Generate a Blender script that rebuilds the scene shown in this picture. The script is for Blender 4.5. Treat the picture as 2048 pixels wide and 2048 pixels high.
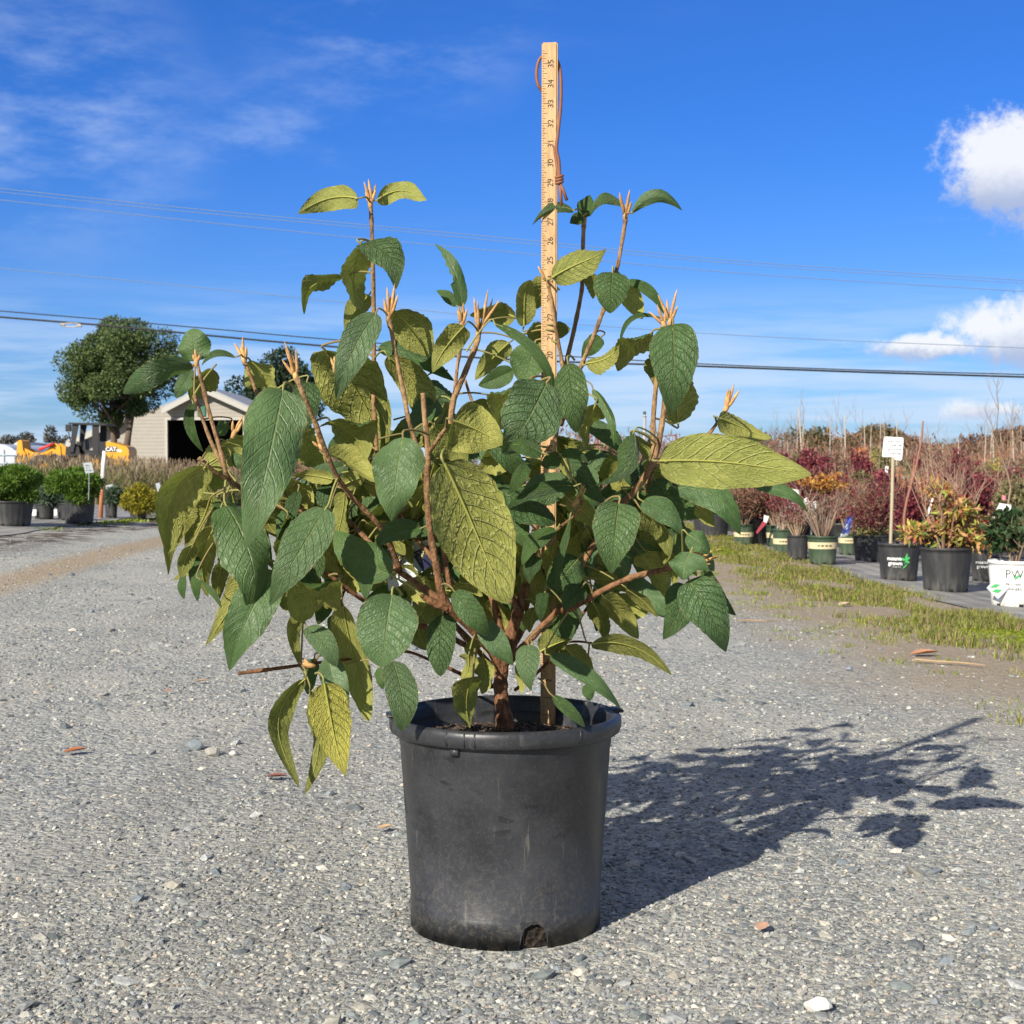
import bpy, bmesh, math, random
import numpy as np
from mathutils import Vector, Matrix
for o in list(bpy.data.objects): bpy.data.objects.remove(o)
S = bpy.context.scene
COL = S.collection
R = math.radians
random.seed(7); RNG = np.random.default_rng(7)
# ------------------------------------------------------------- camera
CH = 0.613; FPX = 2950.0; PITCH = math.atan(89/FPX)
cd = bpy.data.cameras.new('camera'); cam = bpy.data.objects.new('camera', cd); COL.objects.link(cam)
cam.location = (0, 0, CH); cam.rotation_euler = (R(90)-PITCH, 0, 0)
cd.sensor_width = 36; cd.lens = 36*FPX/2048; cd.clip_start = .05; cd.clip_end = 3000
S.camera = cam
cd.dof.use_dof = True; cd.dof.focus_distance = 1.95; cd.dof.aperture_fstop = 26
S.render.resolution_x = S.render.resolution_y = 1024
S.view_settings.view_transform = 'Standard'; S.view_settings.look = 'None'
S.view_settings.exposure = 0.63; S.view_settings.gamma = 1
# ------------------------------------------------------------- node helper
class NT:
    def __init__(s, nt): s.t = nt
    def n(s, typ, ins=None, **kw):
        nd = s.t.nodes.new(typ)
        for k, v in kw.items(): setattr(nd, k, v)
        if ins:
            for k, v in ins.items():
                sock = nd.inputs[k]
                if isinstance(v, bpy.types.NodeSocket): s.t.links.new(v, sock)
                else: sock.default_value = v
        return nd
    def m(s, op, a, b=None, c=None, clamp=False):
        ins = {0: a}
        if b is not None: ins[1] = b
        if c is not None: ins[2] = c
        return s.n('ShaderNodeMath', ins, operation=op, use_clamp=clamp).outputs[0]
    def vm(s, op, a, b=None):
        ins = {0: a}
        if b is not None: ins[1] = b
        nd = s.n('ShaderNodeVectorMath', ins, operation=op)
        return nd.outputs[1] if op in ('LENGTH', 'DISTANCE', 'DOT_PRODUCT') else nd.outputs[0]
    def mix(s, f, a, b, bt='MIX'):
        nd = s.n('ShaderNodeMix', {0: f}, data_type='RGBA', blend_type=bt)
        for i, v in ((6, a), (7, b)):
            if isinstance(v, bpy.types.NodeSocket): s.t.links.new(v, nd.inputs[i])
            else: nd.inputs[i].default_value = (*v[:3], 1)
        return nd.outputs[2]
    def ss(s, x, lo, hi, a=0., b=1.):
        return s.n('ShaderNodeMapRange', {0: x, 1: lo, 2: hi, 3: a, 4: b}, interpolation_type='SMOOTHSTEP').outputs[0]
    def noise(s, vec, scale, detail=4, rough=.55, out=0):
        return s.n('ShaderNodeTexNoise', {'Vector': vec, 'Scale': scale, 'Detail': detail, 'Roughness': rough}).outputs[out]
    def vor(s, vec, scale, feature='F1', out='Distance', rnd=1.):
        return s.n('ShaderNodeTexVoronoi', {'Vector': vec, 'Scale': scale, 'Randomness': rnd}, feature=feature).outputs[out]
    def bump(s, h, strength=.5, dist=.01, normal=None):
        ins = {'Height': h, 'Strength': strength, 'Distance': dist}
        if normal is not None: ins['Normal'] = normal
        return s.n('ShaderNodeBump', ins).outputs[0]
def newmat(name):
    m = bpy.data.materials.new(name); m.use_nodes = True
    nt = m.node_tree; nt.nodes.clear(); h = NT(nt)
    h.out = h.n('ShaderNodeOutputMaterial')
    return m, h
def principled(h, color, rough=.6, normal=None, spec=.5, **kw):
    ins = {'Base Color': color if isinstance(color, bpy.types.NodeSocket) else (*color[:3], 1), 'Roughness': rough, 'Specular IOR Level': spec}
    if normal is not None: ins['Normal'] = normal
    ins.update(kw)
    p = h.n('ShaderNodeBsdfPrincipled', ins)
    h.t.links.new(p.outputs[0], h.out.inputs[0]); return p
MATC = {}
def plain(name, col, rough=.6, var=.15, scale=20, bump=.0, spec=.4, metallic=0.):
    if name in MATC: return MATC[name]
    m, h = newmat(name)
    tc = h.n('ShaderNodeTexCoord').outputs['Object']
    nz = h.noise(tc, scale, 5, .6)
    c = h.mix(nz, tuple(x*(1-var*1.3) for x in col), tuple(min(1, x*(1+var*1.3)) for x in col))
    nm = h.bump(nz, bump, .01) if bump else None
    principled(h, c, rough, nm, spec, Metallic=metallic)
    MATC[name] = m; return m
def attrmat(name, rough=.6, trans=0., gain=1., spec=.3, bscale=0):
    'material reading the colour attribute tint (own colour of each leaf / stone)'
    if name in MATC: return MATC[name]
    m, h = newmat(name)
    a = h.n('ShaderNodeAttribute', attribute_name='tint').outputs['Color']
    nm = None
    if bscale:
        tc = h.n('ShaderNodeTexCoord').outputs['Object']
        nz = h.noise(tc, bscale, 4, .7); nm = h.bump(nz, .5, .002)
        a = h.mix(.35, a, h.n('ShaderNodeMix', {0: nz, 2: .4, 3: 1.6}, data_type='FLOAT').outputs[0], 'MULTIPLY') if False else h.mix(h.ss(nz, .3, .7), h.mix(1, a, (.62, .62, .64), 'MULTIPLY'), a)
    p = principled(h, a, rough, nm, spec)
    if trans:
        t = h.n('ShaderNodeBsdfTranslucent', {'Color': a})
        mx = h.n('ShaderNodeMixShader', {0: trans, 1: p.outputs[0], 2: t.outputs[0]})
        h.t.links.new(mx.outputs[0], h.out.inputs[0])
    MATC[name] = m; return m
# ------------------------------------------------------------- sky and sun
SUN_EL = R(30.5); SUN_D = Vector((-.555, -.832, 0)).normalized()
SUNV = Vector((SUN_D.x*math.cos(SUN_EL), SUN_D.y*math.cos(SUN_EL), math.sin(SUN_EL)))
def pixdir(px, py):
    x = (px-1024)/FPX; y = -(py-1024)/FPX; c, s = math.cos(PITCH), math.sin(PITCH)
    return Vector((x, c+y*s, -s+y*c))
def P(px, py, Y):
    d = pixdir(px, py); return Vector((0, 0, CH)) + d*(Y/d.y)
w = bpy.data.worlds.new('World'); S.world = w; w.use_nodes = True
w.node_tree.nodes.clear(); h = NT(w.node_tree)
sky = h.n('ShaderNodeTexSky', sky_type='NISHITA', sun_disc=False, sun_elevation=SUN_EL,
          sun_rotation=math.atan2(SUN_D.x, SUN_D.y), air_density=1.0, dust_density=.3, ozone_density=2.5, altitude=50).outputs[0]
dirv = h.n('ShaderNodeTexCoord').outputs['Generated']
sep = h.n('ShaderNodeSeparateXYZ', {0: dirv}); X_, Y_, Z_ = sep.outputs
hs = h.mix(1., sky, h.mix(h.ss(Z_, .0, .25), (.30, .47, .82), (.145, .39, .86)), 'MULTIPLY')
skyc = hs
zc = h.m('MAXIMUM', Z_, .03)
pl = h.n('ShaderNodeCombineXYZ', {0: h.m('DIVIDE', X_, zc), 1: h.m('DIVIDE', Y_, zc), 2: 0.}).outputs[0]
# thin cirrus high up
mp = h.n('ShaderNodeMapping', {0: pl, 'Rotation': (0, 0, R(28)), 'Scale': (.75, 1.5, 1), 'Location': (.35, .2, 0)}).outputs[0]
wn = h.noise(mp, 1.3, 7, .62)
wn2 = h.noise(pl, .55, 2, .5)
cir = h.m('MULTIPLY', h.ss(wn, .50, .78), h.ss(wn2, .42, .62))
def near(px, py, rad, sq=1.):
    d = pixdir(px, py).normalized()
    df = h.vm('SUBTRACT', dirv, tuple(d)); df = h.vm('MULTIPLY', df, (1/rad, 1/rad, sq/rad))
    return h.vm('LENGTH', df)
fine = h.noise(dirv, 30, 10, .68); fine2 = h.noise(dirv, 9, 3, .5)
wis = h.n('ShaderNodeMapping', {0: dirv, 'Rotation': (0, R(-35), 0), 'Scale': (9, 9, 26)}).outputs[0]
wisp = h.noise(wis, 1.0, 8, .62)
w1 = h.m('MULTIPLY', h.ss(near(100, 230, .13, 1.1), 1.0, .1), h.ss(wisp, .36, .72))
w2 = h.m('MULTIPLY', h.ss(near(780, 60, .12, 1.6), 1.0, .1), h.ss(wisp, .40, .78))
w3 = h.m('MULTIPLY', h.ss(near(560, 280, .10, 1.8), 1.0, .2), h.ss(wisp, .50, .95))
cir = h.m('ADD', h.m('MULTIPLY', cir, .10), h.m('MULTIPLY', h.m('ADD', w1, h.m('ADD', w2, w3)), .85), clamp=True)
# low banded stratus close to the horizon
mb = h.n('ShaderNodeMapping', {0: dirv, 'Scale': (3.5, 3.5, 42)}).outputs[0]
bn = h.noise(mb, 1.4, 6, .6)
low = h.m('MULTIPLY', h.ss(bn, .36, .62), h.m('MULTIPLY', h.ss(Z_, .135, .05), h.ss(Z_, -.02, .01)))
def cumulus(px, py, rad, sq, amp=1.9):
    d0 = near(px, py, rad, sq)
    v = h.m('SUBTRACT', 1.0, d0)
    v = h.m('ADD', v, h.m('MULTIPLY', h.m('SUBTRACT', fine, .5), amp))
    v = h.m('ADD', v, h.m('MULTIPLY', h.m('SUBTRACT', fine2, .5), .9))
    return h.ss(v, .02, .5), pixdir(px, py).normalized().z
col = h.mix(h.m('MULTIPLY', cir, .75), skyc, (3.4, 4.3, 6.2))
col = h.mix(h.m('MULTIPLY', low, .78), col, (4.0, 5.0, 6.4))
# broken cloud added out of view, overhead and behind the viewer, for fill light
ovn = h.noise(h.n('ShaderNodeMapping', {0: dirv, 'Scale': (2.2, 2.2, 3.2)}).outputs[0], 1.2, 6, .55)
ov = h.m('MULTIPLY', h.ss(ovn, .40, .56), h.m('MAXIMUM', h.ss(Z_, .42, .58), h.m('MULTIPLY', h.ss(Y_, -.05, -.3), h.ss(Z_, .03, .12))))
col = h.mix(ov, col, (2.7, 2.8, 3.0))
for (px, py, rad, sq) in ((2066, 342, .074, 1.75), (2066, 668, .068, 2.3), (1965, 820, .030, 3.0), (1850, 695, .055, 5.0)):
    mk, z0 = cumulus(px, py, rad, sq)
    shade = h.ss(h.m('ADD', Z_, h.m('MULTIPLY', h.m('SUBTRACT', fine, .5), .03)), z0-.035/sq, z0+.012/sq)
    cc = h.mix(shade, (3.0, 3.5, 4.8), (6.2, 6.3, 6.5))
    col = h.mix(h.m('MULTIPLY', mk, .93), col, cc)
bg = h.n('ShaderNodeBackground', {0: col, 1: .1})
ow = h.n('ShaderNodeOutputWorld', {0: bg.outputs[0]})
sl = bpy.data.lights.new('sun', 'SUN'); sl.energy = 4.7; sl.angle = R(.53); sl.color = (1, .94, .82)
so = bpy.data.objects.new('sun', sl); COL.objects.link(so); so.rotation_euler = SUNV.to_track_quat('Z', 'Y').to_euler(); so.location = (-5, -8, 8)
# ------------------------------------------------------------- object helpers
def tag(o, label=None, cat=None, group=None, kind=None):
    if label: o['label'] = label
    if cat: o['category'] = cat
    if group: o['group'] = group
    if kind: o['kind'] = kind
    return o
def thing(name, label, cat, loc=(0, 0, 0), group=None):
    o = bpy.data.objects.new(name, None); COL.objects.link(o); o.location = loc; o.empty_display_size = .1
    return tag(o, label, cat, group)
def link(name, me, mat=None, parent=None, smooth=False):
    o = bpy.data.objects.new(name, me); COL.objects.link(o)
    if mat:
        for m in (mat if isinstance(mat, (list, tuple)) else [mat]): me.materials.append(m)
    me.polygons.foreach_set('use_smooth', [bool(smooth)]*len(me.polygons))
    if parent:
        o.parent = parent          # vertices are given in world space, so undo the parents' offset
        off = Vector((0, 0, 0)); p = parent
        while p: off += p.location; p = p.parent
        if off.length > 0: me.transform(Matrix.Translation(-off))
    return o
def npmesh(name, V, F, tint=None, uv=None):
    V = np.asarray(V, dtype=np.float32).reshape(-1, 3); F = np.asarray(F, dtype=np.int32); k = F.shape[1]
    me = bpy.data.meshes.new(name)
    me.vertices.add(len(V)); me.vertices.foreach_set('co', V.ravel())
    me.loops.add(F.size); me.loops.foreach_set('vertex_index', F.ravel())
    me.polygons.add(len(F)); me.polygons.foreach_set('loop_start', np.arange(0, F.size, k, dtype=np.int32))
    if tint is not None:
        a = me.attributes.new('tint', 'FLOAT_COLOR', 'POINT')
        t = np.ones((len(V), 4), dtype=np.float32); t[:, :3] = tint; a.data.foreach_set('color', t.ravel())
    if uv is not None:
        l = me.uv_layers.new(name='uv'); l.data.foreach_set('uv', np.asarray(uv, dtype=np.float32)[F.ravel()].ravel())
    me.update(calc_edges=True); me.validate()
    return me
class MB:
    'collects primitive shapes in world space'
    def __init__(s): s.v = []; s.f = []; s.sm = []
    def add(s, vs, fs):
        o = len(s.v); s.v += [tuple(v) for v in vs]; s.f += [tuple(i+o for i in f) for f in fs]
    def box(s, c, sz, rot=None, bev=0):
        c = Vector(c); x, y, z = (k/2 for k in sz)
        M = rot if rot is not None else Matrix.Identity(3)
        if bev:
            bm = bmesh.new(); bmesh.ops.create_cube(bm, size=1)
            for v in bm.verts: v.co = Vector((v.co.x*sz[0], v.co.y*sz[1], v.co.z*sz[2]))
            bmesh.ops.bevel(bm, geom=bm.edges[:], offset=bev, segments=2, affect='EDGES')
            bm.verts.index_update()
            s.add([c+M@v.co for v in bm.verts], [[v.index for v in f.verts] for f in bm.faces]); bm.free(); return
        vs = [c+M@Vector((a*x, b*y, d*z)) for a in (-1, 1) for b in (-1, 1) for d in (-1, 1)]
        s.add(vs, [(0, 1, 3, 2), (4, 6, 7, 5), (0, 4, 5, 1), (2, 3, 7, 6), (0, 2, 6, 4), (1, 5, 7, 3)])
    def tube(s, pts, rad, seg=8, cap=True):
        pts = [Vector(p) for p in pts]; n = len(pts)
        if not hasattr(rad, '__len__'): rad = [rad]*n
        vs = []; prev = None
        for i, p in enumerate(pts):
            t = (pts[min(i+1, n-1)]-pts[max(i-1, 0)])
            t = t.normalized() if t.length > 1e-9 else Vector((0, 0, 1))
            if prev is None:
                a = Vector((1, 0, 0)) if abs(t.x) < .8 else Vector((0, 1, 0))
                u = (a-t*a.dot(t)).normalized()
            else:
                u = prev-t*prev.dot(t); u = u.normalized() if u.length > 1e-6 else Vector((1, 0, 0))
            prev = u; q = t.cross(u)
            for k in range(seg):
                an = 2*math.pi*k/seg
                vs.append(p+(u*math.cos(an)+q*math.sin(an))*rad[i])
        fs = [(i*seg+k, i*seg+(k+1) % seg, (i+1)*seg+(k+1) % seg, (i+1)*seg+k) for i in range(n-1) for k in range(seg)]
        if cap:
            fs += [tuple(reversed(range(seg))), tuple((n-1)*seg+k for k in range(seg))]
        s.add(vs, fs)
    def lathe(s, c, prof, seg=48, close=False, sx=1., sy=1.):
        c = Vector(c); n = len(prof)
        vs = [c+Vector((r*sx*math.cos(2*math.pi*k/seg), r*sy*math.sin(2*math.pi*k/seg), z)) for r, z in prof for k in range(seg)]
        fs = [(i*seg+k, i*seg+(k+1) % seg, (i+1)*seg+(k+1) % seg, (i+1)*seg+k) for i in range(n-1) for k in range(seg)]
        s.add(vs, fs)
    def disc(s, c, r, z, seg=48):
        c = Vector(c); s.add([c+Vector((r*math.cos(2*math.pi*k/seg), r*math.sin(2*math.pi*k/seg), z)) for k in range(seg)], [tuple(range(seg))])
    def prism(s, pts2, y0, y1, plane='xz', M=None):
        n = len(pts2)
        def mk(a, b, t): 
            v = Vector((a, t, b)) if plane == 'xz' else Vector((t, a, b)) if plane == 'yz' else Vector((a, b, t))
            return M @ v if M is not None else v
        vs = [mk(a, b, y0) for a, b in pts2]+[mk(a, b, y1) for a, b in pts2]
        s.add(vs, [tuple(range(n)), tuple(reversed(range(n, 2*n)))]+[(i, i+n, (i+1) % n+n, (i+1) % n) for i in range(n)])
    def build(s, name, mat, parent=None, smooth=False):
        me = bpy.data.meshes.new(name); me.from_pydata([tuple(v) for v in s.v], [], s.f)
        bm = bmesh.new(); bm.from_mesh(me); bmesh.ops.recalc_face_normals(bm, faces=bm.faces); bm.to_mesh(me); bm.free()
        return link(name, me, mat, parent, smooth)
def smooth_path(pts, rad, sub=4):
    P_ = [Vector(p) for p in pts]; n = len(P_); out = []; rr = []
    for i in range(n-1):
        p0 = P_[max(i-1, 0)]; p1 = P_[i]; p2 = P_[i+1]; p3 = P_[min(i+2, n-1)]
        for k in range(sub):
            t = k/sub
            out.append(.5*((2*p1)+(p2-p0)*t+(2*p0-5*p1+4*p2-p3)*t*t+(3*p1-p0-3*p2+p3)*t**3))
            rr.append(rad[i]*(1-t)+rad[i+1]*t)
    out.append(P_[-1]); rr.append(rad[-1]); return out, rr
def text_mesh(s, size, ext=.0, bold=0.):
    cu = bpy.data.curves.new('lettering', 'FONT'); cu.body = s; cu.size = size; cu.extrude = ext; cu.offset = bold
    cu.align_x = 'CENTER'; cu.align_y = 'CENTER'; cu.resolution_u = 3
    o = bpy.data.objects.new('lettering', cu); COL.objects.link(o)
    bpy.context.view_layer.update()
    me = bpy.data.meshes.new_from_object(o.evaluated_get(bpy.context.evaluated_depsgraph_get()))
    vs = [v.co.copy() for v in me.vertices]; fs = [tuple(p.vertices) for p in me.polygons]
    bpy.data.objects.remove(o); bpy.data.curves.remove(cu); bpy.data.meshes.remove(me)
    return vs, fs
# leaf scatter: many small folded leaves as one mesh
def leaf_cloud(name, pts, size, cols, mat, parent=None, aspect=.45, droop=0., up=.3, outward=None, sizevar=.35):
    N = len(pts); pts = np.asarray(pts)
    d = RNG.normal(size=(N, 3)); d[:, 2] += up
    if outward is not None: d += outward
    d /= np.linalg.norm(d, axis=1, keepdims=True); d[:, 2] -= droop
    d /= np.linalg.norm(d, axis=1, keepdims=True)
    r = RNG.normal(size=(N, 3)); s = np.cross(d, r); s /= np.linalg.norm(s, axis=1, keepdims=True)
    nrm = np.cross(s, d)
    L = size*(1+sizevar*RNG.uniform(-1, 1, N))[:, None]; W = L*aspect*.5
    A = pts; B = pts+d*L*.5+s*W+nrm*L*.08; C = pts+d*L; D = pts+d*L*.5-s*W+nrm*L*.08
    V = np.stack([A, B, C, D], 1).reshape(-1, 3)
    i = np.arange(N)*4
    F = np.concatenate([np.stack([i, i+1, i+2], 1), np.stack([i, i+2, i+3], 1)])
    cols = np.asarray(cols); k = RNG.integers(0, len(cols), N)
    t = cols[k]*(1+.25*RNG.uniform(-1, 1, (N, 1))); t = np.repeat(np.clip(t, 0, 1), 4, 0)
    return link(name, npmesh(name, V, F, t), mat, parent)
def blob_pts(n, c, rad, shell=.55, lumps=7, seed=0, lump_r=.45, flat=0.):
    'points over a lumpy crown: several overlapping sub-clumps with gaps'
    g = np.random.default_rng(seed); c = np.array(c); rad = np.array(rad)
    u = g.normal(size=(lumps, 3)); u /= np.linalg.norm(u, axis=1, keepdims=True)
    cc = c+u*rad*(1-lump_r*.8)*g.uniform(.12, 1, (lumps, 1))**.55
    k = g.integers(0, lumps, n); v = g.normal(size=(n, 3)); v /= np.linalg.norm(v, axis=1, keepdims=True)
    rr = (shell+(1-shell)*g.uniform(0, 1, n)**.6)[:, None]
    lr = g.uniform(.65, 1.15, (lumps, 1))
    return cc[k]+v*rad*lump_r*lr[k]*rr, v
def gz(x, y):
    'height of the yard: level round the camera, tilting up to the left and down to the right farther off'
    t = np.clip((np.asarray(y, dtype=float)-2.5)/6.5, 0, 1); s_ = t*t*(3-2*t)
    return -.055*np.clip(x, -5.5, 5.5)*s_
# ------------------------------------------------------------- ground
def sheet(name, x0, x1, y0, y1, nx, ny, mat, dz=0., jag=0.):
    xs = np.linspace(x0, x1, nx); ys = np.linspace(y0, y1, ny)
    X, Y = np.meshgrid(xs, ys)
    if jag:
        X = X.copy(); X[:, 0] += RNG.normal(size=ny)*jag; X[:, -1] += RNG.normal(size=ny)*jag
    V = np.stack([X, Y, gz(X, Y)+dz], -1).reshape(-1, 3)
    i = np.arange(ny-1)[:, None]*nx+np.arange(nx-1)[None]; i = i.ravel()
    F = np.stack([i, i+1, i+nx+1, i+nx], 1)
    return link(name, npmesh(name, V, F), mat)
gm, h = newmat('gravel_ground')
pos = h.n('ShaderNodeNewGeometry').outputs['Position']
sp = h.n('ShaderNodeSeparateXYZ', {0: pos}); gx, gy, _ = sp.outputs
wob = h.m('MULTIPLY', h.m('SUBTRACT', h.noise(pos, 1.3, 5, .6), .5), .9)
gxw = h.m('ADD', gx, wob)
v1c = h.vor(pos, 95, out='Color'); v1d = h.vor(pos, 95)
v2c = h.vor(pos, 42, out='Color'); v2d = h.vor(pos, 42)
t1 = h.n('ShaderNodeSeparateColor', {0: v1c}).outputs[0]; t2 = h.n('ShaderNodeSeparateColor', {0: v2c}).outputs
cr = h.n('ShaderNodeValToRGB', {0: t1}); el = cr.color_ramp.elements
el[0].position = 0; el[0].color = (.17, .18, .18, 1); el[1].position = 1; el[1].color = (.52, .505, .44, 1)
for p_, c_ in ((.3, (.26, .268, .26, 1)), (.6, (.34, .342, .315, 1)), (.85, (.44, .43, .375, 1))):
    e = el.new(p_); e.color = c_
c1 = cr.outputs[0]
big = h.m('GREATER_THAN', t2[1], .78)
c2 = h.mix(t2[0], (.17, .20, .215), (.44, .43, .39))
gc = h.mix(h.m('MULTIPLY', big, .8), c1, c2)
gc = h.mix(h.ss(h.noise(pos, 1.6, 5, .62), .42, .62), gc, h.mix(.6, gc, (.46, .44, .385)))
trk = h.n('ShaderNodeMapping', {0: pos, 'Scale': (1.6, .16, 1)}).outputs[0]
gc = h.mix(h.m('MULTIPLY', h.ss(h.noise(trk, 1.5, 5, .6), .48, .62), .5), gc, (.27, .262, .235))
fines = h.noise(pos, 260, 3, .7)
gc = h.mix(h.m('MULTIPLY', h.ss(fines, .45, .7), .5), gc, (.40, .375, .315))
# bare dirt on the right, tyre rut and dark soil strip on the left
dirtc = h.mix(h.noise(pos, 30, 6, .65), (.20, .145, .09), (.45, .36, .25))
dr = h.m('MULTIPLY', h.ss(gxw, .75, 1.35), h.ss(gy, 2.8, 4.6))
gc = h.mix(h.m('MULTIPLY', dr, .85), gc, dirtc)
rut = h.m('MULTIPLY', h.ss(h.m('ABSOLUTE', h.m('ADD', gx, h.m('ADD', 2.3, h.m('MULTIPLY', wob, .12)))), .22, .05), h.ss(gy, 4.5, 7))
gc = h.mix(h.m('MULTIPLY', rut, .8), gc, h.mix(fines, (.30, .215, .125), (.42, .32, .20)))
dk = h.m('MULTIPLY', h.ss(h.m('ABSOLUTE', h.m('ADD', gxw, 3.0)), .38, .12), h.ss(gy, 6.5, 9))
gc = h.mix(h.m('MULTIPLY', dk, h.ss(h.noise(pos, 9, 5, .7), .42, .56)), gc, (.085, .06, .042))
far = h.m('MAXIMUM', h.ss(gxw, 2.1, 2.6), h.ss(gxw, -3.2, -3.9)); far = h.m('MULTIPLY', far, h.ss(gy, 8, 11))
gc = h.mix(h.m('MULTIPLY', far, .8), gc, h.mix(h.noise(pos, 3, 5, .6), (.10, .085, .06), (.17, .15, .09)))
hh = h.m('ADD', h.m('MULTIPLY', v1d, -.5), h.m('ADD', h.m('MULTIPLY', h.m('MULTIPLY', v2d, big), -.9), h.m('MULTIPLY', h.noise(pos, 55, 6, .7), .9)))
principled(h, gc, .92, h.bump(hh, 1.0, .009), .25)
g1 = sheet('ground', -120, 120, -6, 1.0, 60, 8, gm); 
bpy.data.objects.remove(g1)
ysr = np.concatenate([np.linspace(-6, 14, 60), np.geomspace(15, 1500, 40)])
xsr = np.concatenate([-np.geomspace(1500, 10, 20), np.linspace(-9.5, 9.5, 60), np.geomspace(10, 1500, 20)])
X, Y = np.meshgrid(xsr, ysr); V = np.stack([X, Y, gz(X, Y)], -1).reshape(-1, 3); nx = len(xsr)
i = (np.arange(len(ysr)-1)[:, None]*nx+np.arange(nx-1)[None]).ravel()
g = link('ground', npmesh('ground', V, np.stack([i, i+1, i+nx+1, i+nx], 1)), gm, smooth=True); tag(g, kind='structure')
# woven ground cloth under the potted stock
cm, h = newmat('ground_cloth')
pos = h.n('ShaderNodeNewGeometry').outputs['Position']
nz = h.noise(pos, 2.5, 6, .65); nf = h.noise(pos, 60, 4, .7)
c = h.mix(h.ss(nz, .35, .65), (.17, .17, .175), (.34, .33, .31)); c = h.mix(h.m('MULTIPLY', nf, .5), c, (.25, .23, .19))
wv = h.n('ShaderNodeTexWave', {'Vector': pos, 'Scale': 2.0, 'Distortion': 3.}).outputs[1]
principled(h, c, .62, h.bump(h.m('ADD', wv, nz), .35, .02), .4)
tag(sheet('ground_cloth', 2.33, 9.0, 4.6, 60, 24, 200, cm, .006, .02), kind='structure')
tag(sheet('ground_cloth', -9.5, -3.25, 9.2, 60, 24, 180, cm, .006, .02), kind='structure')
# gravel stones
ico = [(0, 0, 1), (.894, 0, .447), (.276, .851, .447), (-.724, .526, .447), (-.724, -.526, .447), (.276, -.851, .447),
       (.724, .526, -.447), (-.276, .851, -.447), (-.894, 0, -.447), (-.276, -.851, -.447), (.724, -.526, -.447), (0, 0, -1)]
icf = [(0, 1, 2), (0, 2, 3), (0, 3, 4), (0, 4, 5), (0, 5, 1), (1, 6, 2), (2, 7, 3), (3, 8, 4), (4, 9, 5), (5, 10, 1),
       (6, 7, 2), (7, 8, 3), (8, 9, 4), (9, 10, 5), (10, 6, 1), (6, 11, 7), (7, 11, 8), (8, 11, 9), (9, 11, 10), (10, 11, 6)]
ico = np.array(ico); icf = np.array(icf)
def stones(N, y0, y1, smin, smax, power, cols, zoff=.0, xr=None):
    u = RNG.uniform(0, 1, N); Yp = 1/(1/y0-u*(1/y0-1/y1))      # denser towards the viewer's end of the drive
    hw = .43*Yp+.35 if xr is None else None
    Xp = RNG.uniform(-1, 1, N)*hw if xr is None else RNG.uniform(xr[0], xr[1], N)
    s = smin*(smax/smin)**(RNG.uniform(0, 1, N)**power)*np.sqrt(np.clip(Yp/2.2, 1, 2.2))
    keep = ~((Xp > 1.1+.2*np.sin(Yp*2.3)+.2*RNG.normal(size=N)) & (Yp > 3.0) & (RNG.uniform(0, 1, N) < .86))
    keep &= ~(np.hypot(Xp+.009, Yp-1.98) < .128+s*.6)
    pk = np.sin(Xp*1.9+.6*np.sin(Yp*1.1))*np.sin(Yp*1.6+Xp*.7)+.5*np.sin(Xp*5.1+Yp*2.3); keep &= ~((pk > .35) & (RNG.uniform(0, 1, N) < .5))   # packed fines in patches
    Xp, Yp, s = Xp[keep], Yp[keep], s[keep]; N = len(s)
    V = ico[None]*(1+RNG.uniform(-.28, .28, (N, 12, 1)))
    V *= np.stack([RNG.uniform(.7, 1.35, N), RNG.uniform(.6, 1.0, N), RNG.uniform(.32, .68, N)], 1)[:, None]
    a = RNG.uniform(0, 6.28, N); ca, sa = np.cos(a)[:, None], np.sin(a)[:, None]
    tl = RNG.normal(0, .25, N)[:, None]
    x = V[..., 0]*ca-V[..., 1]*sa; y = V[..., 0]*sa+V[..., 1]*ca; z = V[..., 2]+x*tl
    V = np.stack([x, y, z], -1)*s[:, None, None]*.5
    V += np.stack([Xp, Yp, gz(Xp, Yp)+s*.5*(.05+zoff)], 1)[:, None]
    F = (icf[None]+np.arange(N)[:, None, None]*12).reshape(-1, 3)
    cols = np.array(cols); t = cols[RNG.integers(0, len(cols), N)]*RNG.uniform(.6, 1.35, (N, 1))
    return V.reshape(-1, 3), F, np.repeat(np.clip(t, 0, .8), 12, 0)
SC = [(.22, .235, .235), (.17, .185, .19), (.31, .318, .31), (.26, .272, .268), (.41, .405, .36), (.50, .485, .41), (.56, .545, .47), (.37, .365, .32), (.44, .43, .37), (.21, .215, .21), (.46, .39, .31), (.35, .345, .305), (.27, .285, .275), (.33, .34, .33), (.24, .25, .245), (.39, .39, .36), (.30, .30, .275)]
sm = attrmat('crushed_stone', .85, spec=.3, bscale=140)
A = stones(150000, 1.35, 9.5, .003, .0115, 1.9, SC)
B = stones(2600, 1.4, 9.0, .011, .034, 2.8, [(.19, .215, .23), (.24, .26, .265), (.33, .335, .32), (.46, .44, .38), (.22, .245, .235), (.5, .47, .39)], -.12)
V = np.concatenate([A[0], B[0]]); F = np.concatenate([A[1], B[1]+len(A[0])]); T = np.concatenate([A[2], B[2]])
tag(link('gravel', npmesh('gravel', V, F, T), sm), 'crushed grey and cream gravel covering the drive round the pot', 'gravel', kind='stuff')
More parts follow.
